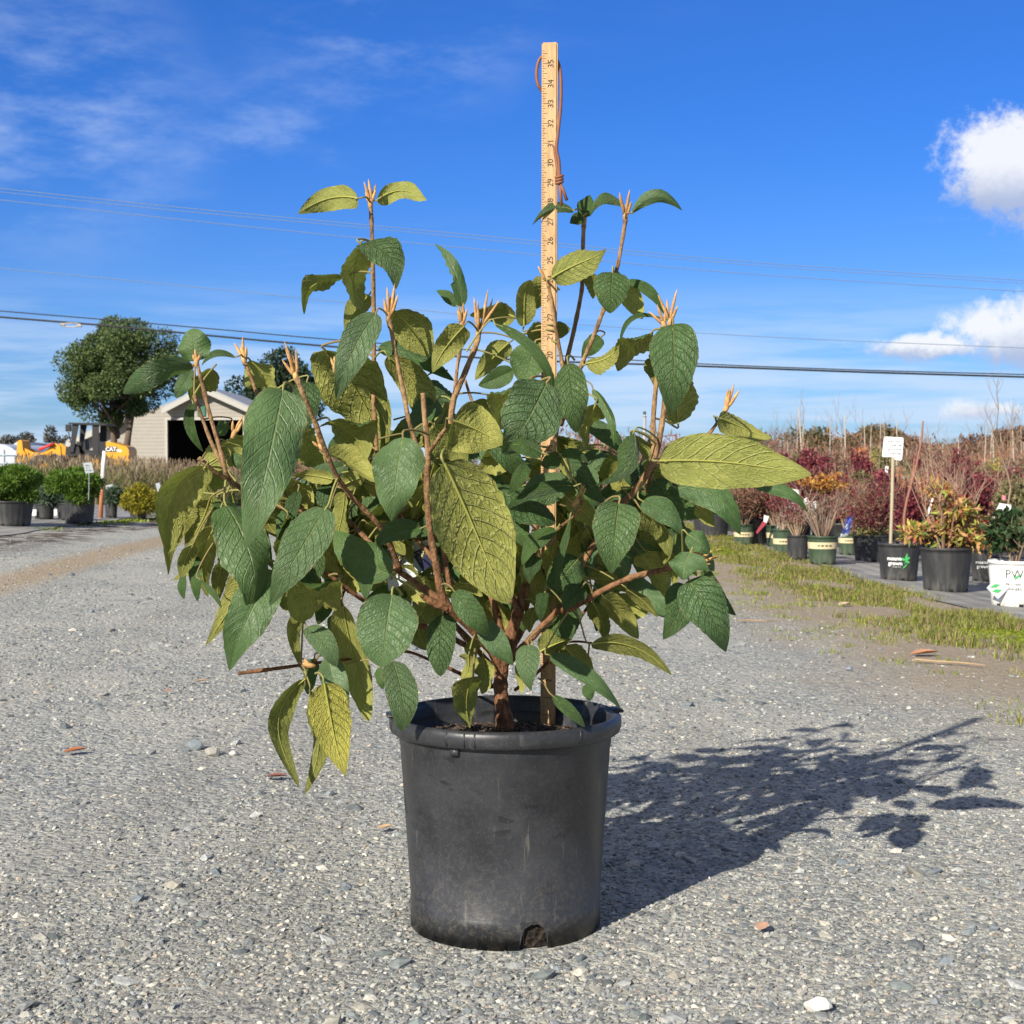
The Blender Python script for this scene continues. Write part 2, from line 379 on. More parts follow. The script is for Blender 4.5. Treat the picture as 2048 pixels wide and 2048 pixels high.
for (px, py, s, c, lab) in ((1635, 2022, .03, (.62, .60, .54), 'pale cream angular stone lying near the bottom edge below the pot shadow'),
                            (1698, 1332, .022, (.22, .25, .28), 'small grey blue upright stone alone on the drive right of the shrub'),
                            (425, 1512, .034, (.33, .31, .27), 'rough brownish stone in the cluster left of the pot'),
                            (468, 1512, .02, (.5, .47, .42), 'small white stone at the right end of the cluster left of the pot'),
                            (390, 1500, .04, (.19, .215, .23), 'flat blue grey stone in the cluster left of the pot')):
    d = pixdir(px, py); Yp = -CH/d.z*d.y; Xp = -CH/d.z*d.x
    bm = bmesh.new(); bmesh.ops.create_icosphere(bm, subdivisions=2, radius=.5)
    rs = random.Random(px)
    ks = [Vector((rs.uniform(-1, 1), rs.uniform(-1, 1), rs.uniform(-1, 1))).normalized() for _ in range(9)]
    for v in bm.verts:
        for k in ks:
            q = v.co.dot(k)
            if q > .36: v.co -= k*(q-.36)
        v.co = Vector((v.co.x*1.15, v.co.y*.9, v.co.z*.72))*s
    me = bpy.data.meshes.new('stone'); bm.to_mesh(me); bm.free()
    st = link('stone', me, plain('stone%d' % px, c, .85, .25, 90, .4)); st.location = (Xp, Yp, float(gz(Xp, Yp))+s*.2)
    tag(st, lab, 'stone')
# weeds and grass on the bank
gmat = attrmat('grass_blade', .6, .35, spec=.2)
def grass(name, N, fx, hmin, hmax, cols, wd=.004):
    X, Y = fx(N); N = len(X); Z = gz(X, Y)
    hgt = RNG.uniform(hmin, hmax, N)*RNG.uniform(.5, 1, N)*(.45+.75*(.5+.5*np.sin(X*11+Y*3.1)*np.sin(Y*5.3-X*7))); a = RNG.uniform(0, 6.28, N); ln = RNG.uniform(.1, .9, N)*hgt
    b = np.stack([X, Y, Z-.003], 1); sd = np.stack([-np.sin(a), np.cos(a), 0*a], 1)*wd*(1+Y/12)[:, None]
    m = b+np.stack([np.cos(a)*ln*.35, np.sin(a)*ln*.35, hgt*.6], 1); t = b+np.stack([np.cos(a)*ln, np.sin(a)*ln, hgt], 1)
    V = np.stack([b-sd, b+sd, m+sd*.7, m-sd*.7, t], 1).reshape(-1, 3); i = np.arange(N)*5
    F = np.concatenate([np.stack([i, i+1, i+2], 1), np.stack([i, i+2, i+3], 1), np.stack([i+3, i+2, i+4], 1)])
    cols = np.array(cols); tt = cols[RNG.integers(0, len(cols), N)]*RNG.uniform(.7, 1.3, (N, 1))
    return link(name, npmesh(name, V, F, np.repeat(tt, 5, 0)), gmat)
def clumpxy(n_c, fx_c, spread, per):
    cx, cy = fx_c(n_c); cx = np.repeat(cx, per); cy = np.repeat(cy, per)
    sp_ = np.repeat(RNG.uniform(.5, 1.4, len(cx)//per)*spread, per)
    return cx+RNG.normal(size=len(cx))*sp_, cy+RNG.normal(size=len(cx))*sp_*1.3
def bank(n):
    Y = RNG.uniform(4.5, 26, n*6); X = 1.98+RNG.normal(size=n*6)*.26
    edge = np.interp(Y, [4.5, 5.2, 6.5, 8, 10, 14, 26], [1.75, 1.68, 1.55, 1.52, 1.62, 1.75, 1.85]); k = (X > edge-.1) & (X < 2.36)
    k &= (np.sin(X*9+Y*2.1)+np.sin(Y*3.7-X*5)+1.4*np.sin(X*17+Y*5)*np.sin(Y*7-X*9)+.8*RNG.uniform(-1, 1, len(X)) > .15)
    return X[k][:n], Y[k][:n]
GC = [(.22, .30, .03), (.28, .34, .05), (.17, .24, .03), (.34, .33, .07), (.38, .31, .14), (.10, .14, .02), (.36, .27, .14), (.30, .22, .12), (.24, .19, .10)]
tag(grass('grass', 0, lambda n: clumpxy(2400, bank, .04, 44), .008, .062, GC, .0015), 'low green and straw coloured weeds growing along the bank beside the drive', 'grass', kind='stuff')
def tufts(n):
    Y = RNG.uniform(3.3, 12, n); X = RNG.uniform(.95, 1.75, n)+np.where(Y < 5, .25, 0); return X, Y
tag(grass('grass', 0, lambda n: clumpxy(170, tufts, .035, 34), .008, .035, GC[:5], .0013), 'scattered little green weed tufts on the bare dirt edge of the drive', 'grass', kind='stuff')
def lefttuft(n):
    Y = RNG.uniform(9.8, 13.5, n); X = -3.3+(Y-9.8)*.07+RNG.normal(size=n)*.03; return X, Y
tag(grass('grass', 0, lambda n: clumpxy(26, lefttuft, .05, 30), .01, .035, GC[:3]), 'thin green weeds along the edge of the cloth left of the drive', 'grass', kind='stuff')
# moss patches are part of the bank growth
def moss(n):
    c = np.array([(2.0, 5.3), (1.95, 5.9), (1.72, 12.2), (1.8, 12.6), (2.1, 6.6), (2.1, 4.9)])
    k = RNG.integers(0, len(c), n); return c[k, 0]+RNG.normal(size=n)*.09, c[k, 1]+RNG.normal(size=n)*.22
tag(grass('moss', 14000, moss, .006, .02, [(.22, .27, .02), (.17, .24, .02), (.26, .28, .03)]), 'bright yellow green moss patches on the bank', 'moss', kind='stuff')
# fallen leaves and twigs on the drive
def fallen(px, py, L, c, lab, ang, name='fallen_leaf'):
    d = pixdir(px, py); k = 0; Yp = -CH/d.z*d.y; Xp = -CH/d.z*d.x
    for _ in range(6):
        z = float(gz(Xp, Yp)); Yp = (CH-z)/-d.z*d.y; Xp = (CH-z)/-d.z*d.x
    vs = []; fs = []
    for i in range(7):
        v = i/6; ww = .28*L*math.sin(math.pi*v**.8)*(1 if i < 6 else 0)+.0004
        for u in (-1, 0, 1):
            x = (v-.5)*L; y = u*ww; zz = .004+.12*L*abs(u)*math.sin(3*v)+.08*L*v*v
            vs.append((x*math.cos(ang)-y*math.sin(ang), x*math.sin(ang)+y*math.cos(ang), zz))
    for i in range(6):
        for j in range(2): a = i*3+j; fs.append((a, a+1, a+4, a+3))
    me = bpy.data.meshes.new(name); me.from_pydata(vs, [], fs)
    o = link(name, me, plain('fallen%d' % px, c, .7, .3, 120), smooth=True)
    o.location = (Xp, Yp, float(gz(Xp, Yp))+.004); tag(o, lab, 'fallen leaf')
for a in ((150, 1510, .05, (.36, .13, .06), 'rust brown fallen leaf lying on the gravel far left of the pot', .5),
          (402, 1368, .035, (.48, .30, .17), 'pale tan fallen leaf on the gravel under the cut twig end', .2),
          (338, 1388, .028, (.42, .19, .12), 'reddish scrap of leaf on the gravel left of the tan leaf', .9),
          (552, 1562, .045, (.22, .09, .07), 'dark maroon fallen leaf on the gravel left of the pot', -.1),
          (920-150, 1665, .03, (.50, .34, .18), 'orange tan leaf scrap close to the left side of the pot', .4),
          (1525, 1866, .03, (.5, .3, .2), 'small orange scrap on the gravel right of the pot shadow', 1.1),
          (1848, 1313, .1, (.45, .22, .12), 'orange brown leaf on the dirt below the weeds', .1),
          (1438, 1104, .09, (.55, .5, .14), 'yellow fallen leaf in the weeds beside the hanging green leaves', .1),
          (1690, 1213, .09, (.55, .40, .26), 'pale curled leaf in the grass in front of the green pot', .6)):
    fallen(*a)
def twig(px0, py0, px1, py1, r, lab):
    pts = []
    for t in (0, .33, .66, 1):
        d = pixdir(px0+(px1-px0)*t, py0+(py1-py0)*t); Yp = -CH/d.z*d.y; Xp = -CH/d.z*d.x
        for _ in range(6):
            z = float(gz(Xp, Yp)); Yp = (CH-z)/-d.z*d.y; Xp = (CH-z)/-d.z*d.x
        pts.append((Xp, Yp+random.uniform(-.02, .02), float(gz(Xp, Yp))+.007+r))
    o = thing('twig', lab, 'twig', pts[0]); m = MB(); m.tube(pts, [r, r, r*.8, r*.5], 6); m.build('stick', plain('twig_wood', (.36, .25, .15), .8, .3), o)
twig(1828, 1325, 1968, 1336, .004, 'straight pale dead twig on the dirt right of the shrub')
twig(1478, 1246, 1558, 1246, .004, 'thin dark twig on the drive beyond the hanging right leaves')
# ------------------------------------------------------------- the potted shrub
PC = Vector((-.009, 1.98, 0))
shrub = thing('potted_shrub', 'large shrub with wrinkled drooping leaves in a scuffed black pot on the gravel', 'potted shrub', PC)
pm, h = newmat('black_pot_plastic')
tc = h.n('ShaderNodeTexCoord').outputs['Object']
s_ = h.n('ShaderNodeSeparateXYZ', {0: tc}); zz = s_.outputs[2]
n1 = h.noise(tc, 9, 6, .62); n2 = h.noise(tc, 160, 3, .7)
st = h.n('ShaderNodeMapping', {0: tc, 'Scale': (60, 60, 5)}).outputs[0]; n3 = h.noise(st, 1.2, 5, .65)
c = h.mix(h.ss(n1, .35, .7), (.019, .0205, .024), (.040, .042, .048))
dust = h.m('MULTIPLY', h.ss(n2, .42, .75), h.m('ADD', .16, h.m('MULTIPLY', h.ss(zz, .14, .0), .4)))
c = h.mix(dust, c, (.13, .11, .085))
c = h.mix(h.m('MULTIPLY', h.ss(n3, .60, .72), .5), c, (.17, .155, .13))
fing = h.n('ShaderNodeMapping', {0: tc, 'Rotation': (0, R(38), 0), 'Scale': (14, 14, 34)}).outputs[0]
c = h.mix(h.m('MULTIPLY', h.ss(h.noise(fing, 1.6, 3, .5), .60, .66), h.m('MULTIPLY', h.ss(zz, .11, .16), .6)), c, (.010, .011, .012))
spk = h.vor(tc, 240); c = h.mix(h.ss(spk, .1, .04), c, (.25, .24, .22))
nb = h.m('ADD', h.m('MULTIPLY', n2, .35), h.m('MULTIPLY', h.noise(tc, 5, 3), 1.5))
principled(h, c, h.ss(h.m('ADD', n1, h.m('MULTIPLY', n3, .4)), .4, .95, .28, .52), h.bump(nb, .12, .004), .5)
seg = 128
prof = [(.1255, .004), (.128, .0), (.1285, .036), (.1275, .0375), (.1415, .243), (.1425, .244), (.1432, .262)]
def ring(r, z, k): a = 2*math.pi*k/seg; return PC+Vector((r*math.cos(a), r*math.sin(a), z))
m = MB(); lv = prof; n = len(lv)
outer = [ring(r, z, k) for r, z in lv for k in range(seg)]
inner = [ring(r-.0022, max(z, .001), k) for r, z in lv for k in range(seg)]
vs = outer+inner; off = n*seg; fs = []
holes = [int((a % 360)/360*seg) for a in (-73, 47, 167)]
hole = {(i, (hk+d) % seg) for hk in holes for d in (-3, -2, -1, 0, 1, 2) for i in (0, 1)}
# finer rows for the drain notch: rows 0-1 are the foot band
for i in range(n-1):
    for k in range(seg):
        if (i, k) in hole and i < 1: continue
        if i == 1 and (i, k) in hole and any(((hk+d) % seg) == k for hk in holes for d in (-3, -2, -1, 0, 1, 2)):
            continue
        a, b = i*seg+k, i*seg+(k+1) % seg
        fs.append((a, b, b+seg, a+seg)); fs.append((a+off+seg, b+off+seg, b+off, a+off))
m.add(vs, fs)
# notch lintels: narrow the opening so it reads as an arched cut-out
for hk in holes:
    arch = [.006, .020, .027, .030, .0315, .0322, .0325, .0322, .0315, .030, .026, .018, .004]
    m.add([ring(.12845, arch[q]-.001*math.sin(q*2.3), hk-3+q/2) for q in range(13)]+[ring(.12855, .0365, hk-3+q/2) for q in range(13)], [(q, q+1, q+14, q+13) for q in range(12)])
pot = m.build('pot', pm, shrub, True)
m = MB()
rp = [(.1425, .258), (.150, .259), (.1545, .262), (.1562, .267), (.1565, .274), (.1558, .279), (.1535, .2822), (.1500, .2832), (.1468, .2820), (.1448, .2790), (.1440, .272), (.1418, .262), (.1412, .258), (.1425, .258)]
m.lathe(PC, rp, 128)
for a in (188, 8):
    q = Matrix.Rotation(R(a), 3, 'Z'); m.box(PC+q@Vector((.1535, 0, .2835)), (.013, .034, .004), q, .0012)
for a in (-118, -109, -104, -52):
    q = Matrix.Rotation(R(a), 3, 'Z'); m.box(PC+q@Vector((.1561, 0, .272)), (.0018, .0016, .017), q)
q = Matrix.Rotation(R(-116), 3, 'Z'); m.box(PC+q@Vector((.1455, 0, .254)), (.004, .012, .01), q, .001)
m.build('rim', pm, pot, True)
m = MB()      # inside wall rings
m.lathe(PC, [(.1385, .20), (.1395, .225), (.1400, .2275), (.1390, .230), (.1405, .236), (.1412, .239), (.1400, .2415), (.1412, .250), (.1412, .262)], 96); m.build('inner_wall', pm, pot, True)
# potting soil: heaped crumbs
sm2, h = newmat('potting_soil'); tc = h.n('ShaderNodeTexCoord').outputs['Object']
nz = h.noise(tc, 70, 6, .7); vz = h.vor(tc, 110)
principled(h, h.mix(h.ss(nz, .35, .7), (.012, .009, .007), (.065, .045, .03)), .8, h.bump(h.m('ADD', nz, vz), 1, .01), .4)
nr, ns = 16, 64; vs = [PC+Vector((0, 0, .259))]
for i in range(1, nr+1):
    for k in range(ns):
        r = .140*i/nr; a = 2*math.pi*k/ns
        vs.append(PC+Vector((r*math.cos(a), r*math.sin(a), .249+.010*math.cos(r*18)+random.uniform(-.002, .003))))
fs = [(0, 1+k, 1+(k+1) % ns) for k in range(ns)]+[(1+i*ns+k, 1+(i+1)*ns+k, 1+(i+1)*ns+(k+1) % ns, 1+i*ns+(k+1) % ns) for i in range(nr-1) for k in range(ns)]
m = MB(); m.add(vs, fs); soil = m.build('soil', sm2, shrub)
m = MB(); m.lathe(PC, [(.122, .002), (.123, .05), (.05, .05)], 48); m.build('root_ball', sm2, shrub)
N = 2600; a = RNG.uniform(0, 6.28, N); r = .136*np.sqrt(RNG.uniform(0, 1, N)); s = RNG.uniform(.0025, .009, N)
V = ico[None]*RNG.uniform(.7, 1.3, (N, 12, 1))*np.stack([RNG.uniform(.5, 1.4, N), RNG.uniform(.3, 1, N), RNG.uniform(.3, .8, N)], 1)[:, None]*s[:, None, None]*.5
V += np.stack([PC.x+r*np.cos(a), PC.y+r*np.sin(a), .251+.010*np.cos(r*18)+s*.2], 1)[:, None]
F = (icf[None]+np.arange(N)[:, None, None]*12).reshape(-1, 3)
SL = np.array([(.02, .014, .01), (.035, .022, .014), (.012, .01, .008), (.10, .06, .035), (.05, .03, .02), (.02, .015, .012), (.16, .11, .07)])
link('bark_crumbs', npmesh('bark_crumbs', V.reshape(-1, 3), F, np.repeat(SL[RNG.integers(0, 7, N)], 12, 0)), attrmat('bark_crumb', .7, spec=.4), soil)['kind'] = 'stuff'
# ---- bark
bm_, h = newmat('stem_bark'); tc = h.n('ShaderNodeTexCoord').outputs['Object']
st = h.n('ShaderNodeMapping', {0: tc, 'Scale': (90, 90, 30)}).outputs[0]
n1 = h.noise(st, 1.5, 6, .65); n2 = h.noise(tc, 22, 4, .6); zp = h.n('ShaderNodeSeparateXYZ', {0: tc}).outputs[2]
old = h.mix(h.ss(n1, .3, .7), (.065, .028, .013), (.25, .115, .055)); yng = h.mix(h.ss(n1, .3, .7), (.13, .07, .032), (.38, .235, .115))
c = h.mix(h.ss(h.m('ADD', zp, h.m('MULTIPLY', n2, .12)), .42, .78), old, yng)
lent = h.vor(tc, 170); c = h.mix(h.ss(lent, .16, .08), c, (.10, .05, .03))
principled(h, c, .8, h.bump(h.m('ADD', n1, h.m('MULTIPLY', lent, .5)), .9, .003), .25)
STEMPTS = []
Y0 = 1.98
DCUR = [0.0]
def stem(name, pts, parent=shrub, mat=bm_, knots=True):
    'pts: (px, py, depth offset, radius px)'
    w_ = [P(x, y, Y0+d) for x, y, d, r in pts]; rr = [r*.70/FPX*(Y0+d) for x, y, d, r in pts]
    pp, ra = smooth_path(w_, rr, 6)
    ra = [q*(1+.06*math.sin(i*1.7)+.05*math.sin(i*.6+pts[0][0])+((.26 if max(p_[3] for p_ in pts) < 12 else .09) if (i+int(pts[0][0])) % 10 == 4 else 0)) for i, q in enumerate(ra)]
    m = MB(); m.tube(pp, ra, 10)
    STEMPTS.extend(pp); return m.build(name, mat, parent, True)
stem('trunk', [(1012, 1462, 0, 29), (1006, 1420, 0, 24), (1001, 1370, 0, 19), (1005, 1330, 0, 20), (1012, 1300, 0, 18)])
STEMS = [
 [(1006, 1345, 0, 17), (985, 1305, -.01, 15), (945, 1258, -.03, 14), (905, 1222, -.05, 13.5), (886, 1196, -.06, 14), (874, 1140, -.07, 11), (860, 1060, -.08, 9.5), (854, 980, -.09, 9), (856, 905, -.10, 8.5), (850, 840, -.10, 7.5), (846, 786, -.10, 7.5)],
 [(895, 1216, -.055, 13), (870, 1206, -.06, 13), (850, 1196, -.065, 9), (841, 1190, -.07, 4)],
 [(856, 908, -.10, 7), (875, 880, -.12, 6), (892, 856, -.13, 5)],
 [(880, 1200, -.05, 11), (830, 1165, -.02, 8.5), (781, 1130, .02, 8), (735, 1080, .04, 7.5), (690, 1040, .05, 7.5), (620, 1025, .05, 7), (552, 1012, .04, 7.5), (500, 985, .0, 7), (458, 958, -.05, 7), (444, 910, -.06, 6.5), (420, 830, -.06, 6), (405, 770, -.06, 5.5), (393, 722, -.06, 5)],
 [(455, 960, -.05, 6.5), (425, 940, -.07, 6), (397, 916, -.08, 6.5)],
 [(450, 940, -.04, 5), (425, 890, -.03, 5.5), (402, 830, -.02, 5), (388, 790, -.02, 5)],
 [(600, 1020, .05, 6), (560, 940, .06, 5.5), (545, 880, .06, 5), (522, 812, .06, 5), (500, 750, .06, 5), (487, 716, .06, 5.5)],
 [(800, 1140, .0, 8), (765, 1060, -.03, 7.5), (700, 990, -.06, 7.5), (665, 935, -.09, 7.5), (632, 850, -.12, 7), (607, 790, -.14, 7), (592, 752, -.14, 7.5)],
 [(960, 1270, .02, 9), (900, 1160, .05, 8), (820, 1060, .08, 7.5), (765, 960, .10, 7), (749, 840, .10, 6.5), (748, 740, .10, 6.5), (747, 590, .09, 6), (744, 470, .08, 5.5), (741, 405, .08, 5.5)],
 [(900, 1180, .0, 7), (880, 1060, .0, 7), (850, 940, .0, 6.5), (820, 850, .0, 6.5), (806, 780, .0, 6.5), (790, 700, .0, 6), (778, 635, .0, 6)],
 [(1010, 1290, .03, 12), (985, 1200, .05, 9), (940, 1060, .06, 8.5), (905, 900, .06, 8), (905, 810, .06, 8.5), (930, 745, .06, 8.5), (952, 690, .06, 8), (958, 665, .06, 7.5)],
 [(905, 830, .07, 5), (914, 740, .10, 5), (922, 690, .10, 5), (925, 648, .10, 5.5)],
 [(1010, 1310, .01, 17), (1028, 1250, .03, 17), (1046, 1190, .05, 15), (1058, 1120, .06, 11), (1075, 1040, .07, 9.5), (1100, 940, .07, 9), (1112, 860, .06, 8.5), (1124, 800, .05, 7), (1126, 740, .04, 6), (1112, 660, .03, 5.5), (1103, 600, .03, 5.5), (1096, 562, .03, 6)],
 [(1120, 830, .06, 7), (1130, 740, .08, 6.5), (1148, 660, .09, 6), (1162, 590, .09, 6), (1165, 555, .09, 6), (1166, 490, .09, 5.5), (1168, 440, .09, 6)],
 [(1122, 850, .06, 7), (1140, 790, .03, 6.5), (1164, 728, .02, 6.5), (1190, 665, .01, 6), (1214, 600, .0, 6), (1232, 545, .0, 5.5), (1243, 490, .0, 5.5), (1251, 440, .0, 6)],
 [(1040, 1230, .02, 12), (1020, 1180, .05, 9), (1018, 1110, .08, 7), (1030, 1040, .1, 6)],
 [(1020, 1320, .0, 12), (1055, 1284, .0, 10), (1085, 1252, .0, 9.5), (1120, 1215, .0, 9), (1160, 1140, .02, 9), (1195, 1075, .02, 9), (1240, 1015, .0, 9.5), (1275, 975, -.02, 10), (1300, 935, -.03, 10.5), (1318, 880, -.03, 9), (1330, 800, -.03, 8), (1335, 720, -.03, 7.5), (1341, 650, -.03, 7)],
 [(1308, 915, -.02, 8), (1306, 850, .0, 7), (1313, 760, .02, 6.5), (1320, 690, .03, 6), (1326, 650, .03, 5.5)],
 [(1250, 1000, .0, 6), (1220, 1008, .0, 7), (1193, 1016, -.02, 6.5)],
 [(1300, 930, -.01, 6), (1360, 915, .05, 6), (1410, 875, .06, 5), (1430, 852, .06, 5), (1452, 818, .06, 5)],
 [(1110, 1225, .0, 9), (1140, 1218, -.04, 9), (1168, 1203, -.06, 8.5), (1210, 1178, -.07, 8), (1260, 1156, -.08, 8.5), (1310, 1143, -.09, 8), (1350, 1135, -.10, 7.5), (1392, 1128, -.10, 6.5)],
 [(1030, 1380, .04, 5), (1075, 1345, .08, 5), (1135, 1280, .10, 5), (1160, 1237, .10, 4.5), (1185, 1200, .10, 4)],
 [(1090, 1305, .06, 3.5), (1140, 1284, .06, 3), (1184, 1286, .05, 3)],
 [(1000, 1370, .03, 8), (960, 1372, .04, 6), (925, 1350, .05, 5), (860, 1320, .06, 4.5), (800, 1302, .07, 4), (700, 1318, .03, 4), (640, 1325, -.03, 5), (560, 1336, -.05, 5), (476, 1347, -.06, 5.5)],
 [(930, 1290, .02, 8), (870, 1260, .03, 7.5), (800, 1240, .04, 7), (735, 1205, .03, 7), (690, 1175, .02, 6.5), (650, 1145, .01, 6), (600, 1120, .0, 5)],
 [(640, 1145, .04, 4), (624, 1200, .05, 3.5), (612, 1240, .05, 3.5)],
 [(690, 1180, .05, 4), (683, 1200, .05, 3.5), (690, 1240, .03, 3)],
 [(1060, 1160, .0, 6), (1078, 1120, -.02, 5), (1090, 1080, -.02, 4.5), (1150, 1030, -.04, 4), (1165, 1000, -.05, 4)],
 [(1310, 920, .02, 6), (1290, 985, .06, 5), (1240, 1035, .08, 4.5), (1180, 1090, .08, 4)],
 [(1000, 1340, .02, 10), (1030, 1290, .10, 8), (1060, 1150, .18, 7), (1010, 980, .24, 6), (960, 850, .27, 5), (930, 760, .28, 4)],
 [(1000, 1340, .02, 10), (1060, 1240, .12, 8), (1180, 1120, .2, 7), (1260, 980, .26, 6), (1300, 880, .28, 5)],
 [(990, 1340, .02, 9), (900, 1240, .12, 8), (780, 1120, .22, 7), (690, 1000, .28, 6), (630, 880, .3, 5)],
]
for s in STEMS: stem('branch', s)
# ---- bud clusters
budm, h = newmat('bud_scale'); tc = h.n('ShaderNodeTexCoord').outputs['Object']
principled(h, h.mix(h.ss(h.noise(tc, 60, 5, .7), .3, .7), (.30, .15, .06), (.62, .38, .15)), .75, h.bump(h.noise(tc, 300, 3, .7), .3, .001), .3)
def bud(px, py, d, sc=1., ang=0, spikes=5, seed=0):
    rb = random.Random(seed+px); Y = Y0+d; k = Y/FPX; base = P(px, py, Y); m = MB()
    up = Vector((math.sin(R(ang)), 0, math.cos(R(ang)))); rt = Vector((up.z, 0, -up.x))
    m.tube([base-up*16*k, base-up*4*k, base+up*3*k], [4.2*k, 5.6*k, 4*k], 8)
    for i in range(spikes):
        a = (i-(spikes-1)/2)/max(1, (spikes-1)/2)*17+rb.uniform(-6, 6); L = (46 if i == spikes//2 else rb.uniform(24, 42))*sc*k
        dr = (up*math.cos(R(a))+rt*math.sin(R(a))+Vector((0, rb.uniform(-.35, .35), 0))).normalized()
        bend = rt*rb.uniform(-.1, .1)*L; p0 = base-up*3*k+rt*math.sin(R(a))*9*k
        pts = [p0, p0+dr*L*.3, p0+dr*L*.62+bend*.6, p0+dr*L*.86+bend, p0+dr*L+bend*1.3]
        m.tube(pts, [2.4*k, 3.3*k, 3.0*k, 1.8*k, .4*k], 7)
    return m.build('bud_cluster', budm, shrub, True)
for a in ((741, 402, .08, 1.0, 0, 5), (778, 628, .0, 1.45, 6, 6), (924, 645, .10, .95, 5, 4), (958, 662, .06, 1.9, 14, 5), (1095, 560, .03, 1.3, -10, 5),
          (1168, 436, .09, .7, 0, 3), (1251, 428, .0, 1.1, 3, 5), (1340, 640, -.03, 1.4, 2, 4), (1326, 645, .03, .9, -25, 3), (1454, 812, .06, 1.1, 22, 4),
          (487, 715, .06, .95, -12, 5), (590, 748, -.14, 1.6, -12, 6), (393, 718, -.06, .5, 0, 3), (1382, 1108, -.14, .7, 60, 4), (1398, 1124, -.10, 1.0, 75, 4),
          (615, 1330, -.06, .5, -80, 4), (1165, 548, .09, .5, 10, 3), (470, 862, -.05, .8, 20, 3), (1155, 1000, -.05, 1.0, 35, 2), (670, 560+170, .02, .5, 0, 3), (640, 890, -.09, .6, -30, 3)):
    bud(*a)
# ---- leaves
lm, h = newmat('wrinkled_leaf')
uv = h.n('ShaderNodeUVMap', uv_map='uv').outputs[0]; sp = h.n('ShaderNodeSeparateXYZ', {0: uv})
u = h.m('MULTIPLY_ADD', sp.outputs[0], 2., -1.); a = h.m('ABSOLUTE', u); v = sp.outputs[1]
oi = h.n('ShaderNodeObjectInfo').outputs['Random']
at = h.n('ShaderNodeAttribute', attribute_name='tint').outputs['Color']; ats = h.n('ShaderNodeSeparateColor', {0: at}).outputs
rnd = ats[0]
bf = h.n('ShaderNodeNewGeometry').outputs['Backfacing']
wv = h.n('ShaderNodeCombineXYZ', {0: h.m('MULTIPLY', u, .42), 1: v, 2: h.m('MULTIPLY', rnd, 9.)}).outputs[0]
wn = h.m('MULTIPLY', h.m('SUBTRACT', h.noise(wv, 5, 3, .5), .5), .38)
side = h.m('MULTIPLY', h.m('GREATER_THAN', u, 0.), .45)
ph = h.m('ADD', h.m('SUBTRACT', h.m('MULTIPLY', v, 8.5), h.m('ADD', h.m('MULTIPLY', a, 1.7), h.m('MULTIPLY', h.m('MULTIPLY', a, a), .5))), h.m('ADD', side, wn))
fr = h.m('FRACT', ph); dl = h.m('ABSOLUTE', h.m('SUBTRACT', fr, .5))        # 0 on a lateral vein
lat = h.m('MULTIPLY', h.ss(dl, .10, .0), h.ss(a, 1.0, .8))
mid = h.ss(a, h.m('MULTIPLY_ADD', h.m('SUBTRACT', 1., v), .05, .02), .0)
lad = h.n('ShaderNodeCombineXYZ', {0: h.m('MULTIPLY', u, 4.2), 1: h.m('MULTIPLY', ph, .8), 2: h.m('MULTIPLY', rnd, 9.)}).outputs[0]
ladw = h.vm('ADD', lad, h.vm('MULTIPLY', h.n('ShaderNodeTexNoise', {'Vector': lad, 'Scale': 1.5}).outputs[1], (.5, .5, 0)))
net = h.n('ShaderNodeTexVoronoi', {'Vector': ladw, 'Scale': 1.9}, feature='DISTANCE_TO_EDGE').outputs[0]
nete = h.ss(net, .14, .0)
net2 = h.ss(h.n('ShaderNodeTexVoronoi', {'Vector': ladw, 'Scale': 5.2}, feature='DISTANCE_TO_EDGE').outputs[0], .2, .0)
veins = h.m('MAXIMUM', mid, lat)
pn = h.ss(h.noise(wv, 6, 6, .68), .3, .7)
top = h.mix(pn, (.038, .086, .022), (.082, .160, .046))
top = h.mix(h.m('MULTIPLY', ats[1], .55), top, (.165, .235, .125))
top = h.mix(h.m('MULTIPLY', lat, .22), top, (.12, .19, .07)); top = h.mix(h.m('MULTIPLY', mid, .5), top, (.30, .33, .12))
top = h.mix(h.m('MULTIPLY', nete, .25), top, (.012, .035, .014))
edgebrown = h.m('MULTIPLY', h.ss(a, .93, 1.), h.ss(h.noise(wv, 9, 4), .45, .6))
und = h.mix(pn, (.23, .23, .035), (.41, .39, .095)); und = h.mix(h.m('MULTIPLY', h.m('FRACT', h.m('MULTIPLY', rnd, 3.7)), .5), und, (.20, .25, .06))
top = h.mix(h.m('MULTIPLY', h.m('FRACT', h.m('MULTIPLY', rnd, 5.1)), .4), top, (.085, .145, .025))
und = h.mix(h.m('MULTIPLY', nete, .5), und, (.42, .42, .14)); und = h.mix(h.m('MULTIPLY', lat, .6), und, (.50, .48, .17))
und = h.mix(h.m('MULTIPLY', mid, .9), und, (.56, .56, .13))
und = h.mix(h.m('MULTIPLY', ats[2], .7), und, (.62, .55, .10))
spot = h.m('MULTIPLY', h.ss(h.noise(wv, 4.3, 7, .72), .62, .70), h.m('GREATER_THAN', rnd, .35))
stalk = h.m('LESS_THAN', v, -.2); rib = h.m('LESS_THAN', v, -1.)
stc = h.mix(rib, h.mix(rnd, (.26, .19, .08), (.34, .33, .10)), (.44, .43, .10))
c = h.mix(bf, top, und); c = h.mix(h.m('MULTIPLY', spot, .6), c, (.20, .12, .06)); c = h.mix(h.m('MULTIPLY', edgebrown, .7), c, (.20, .12, .05)); c = h.mix(stalk, c, stc)
ht = h.m('ADD', h.m('MULTIPLY', h.m('SUBTRACT', 1., nete), .55), h.m('ADD', h.m('MULTIPLY', veins, -1.9), h.m('MULTIPLY', net2, -.14)))
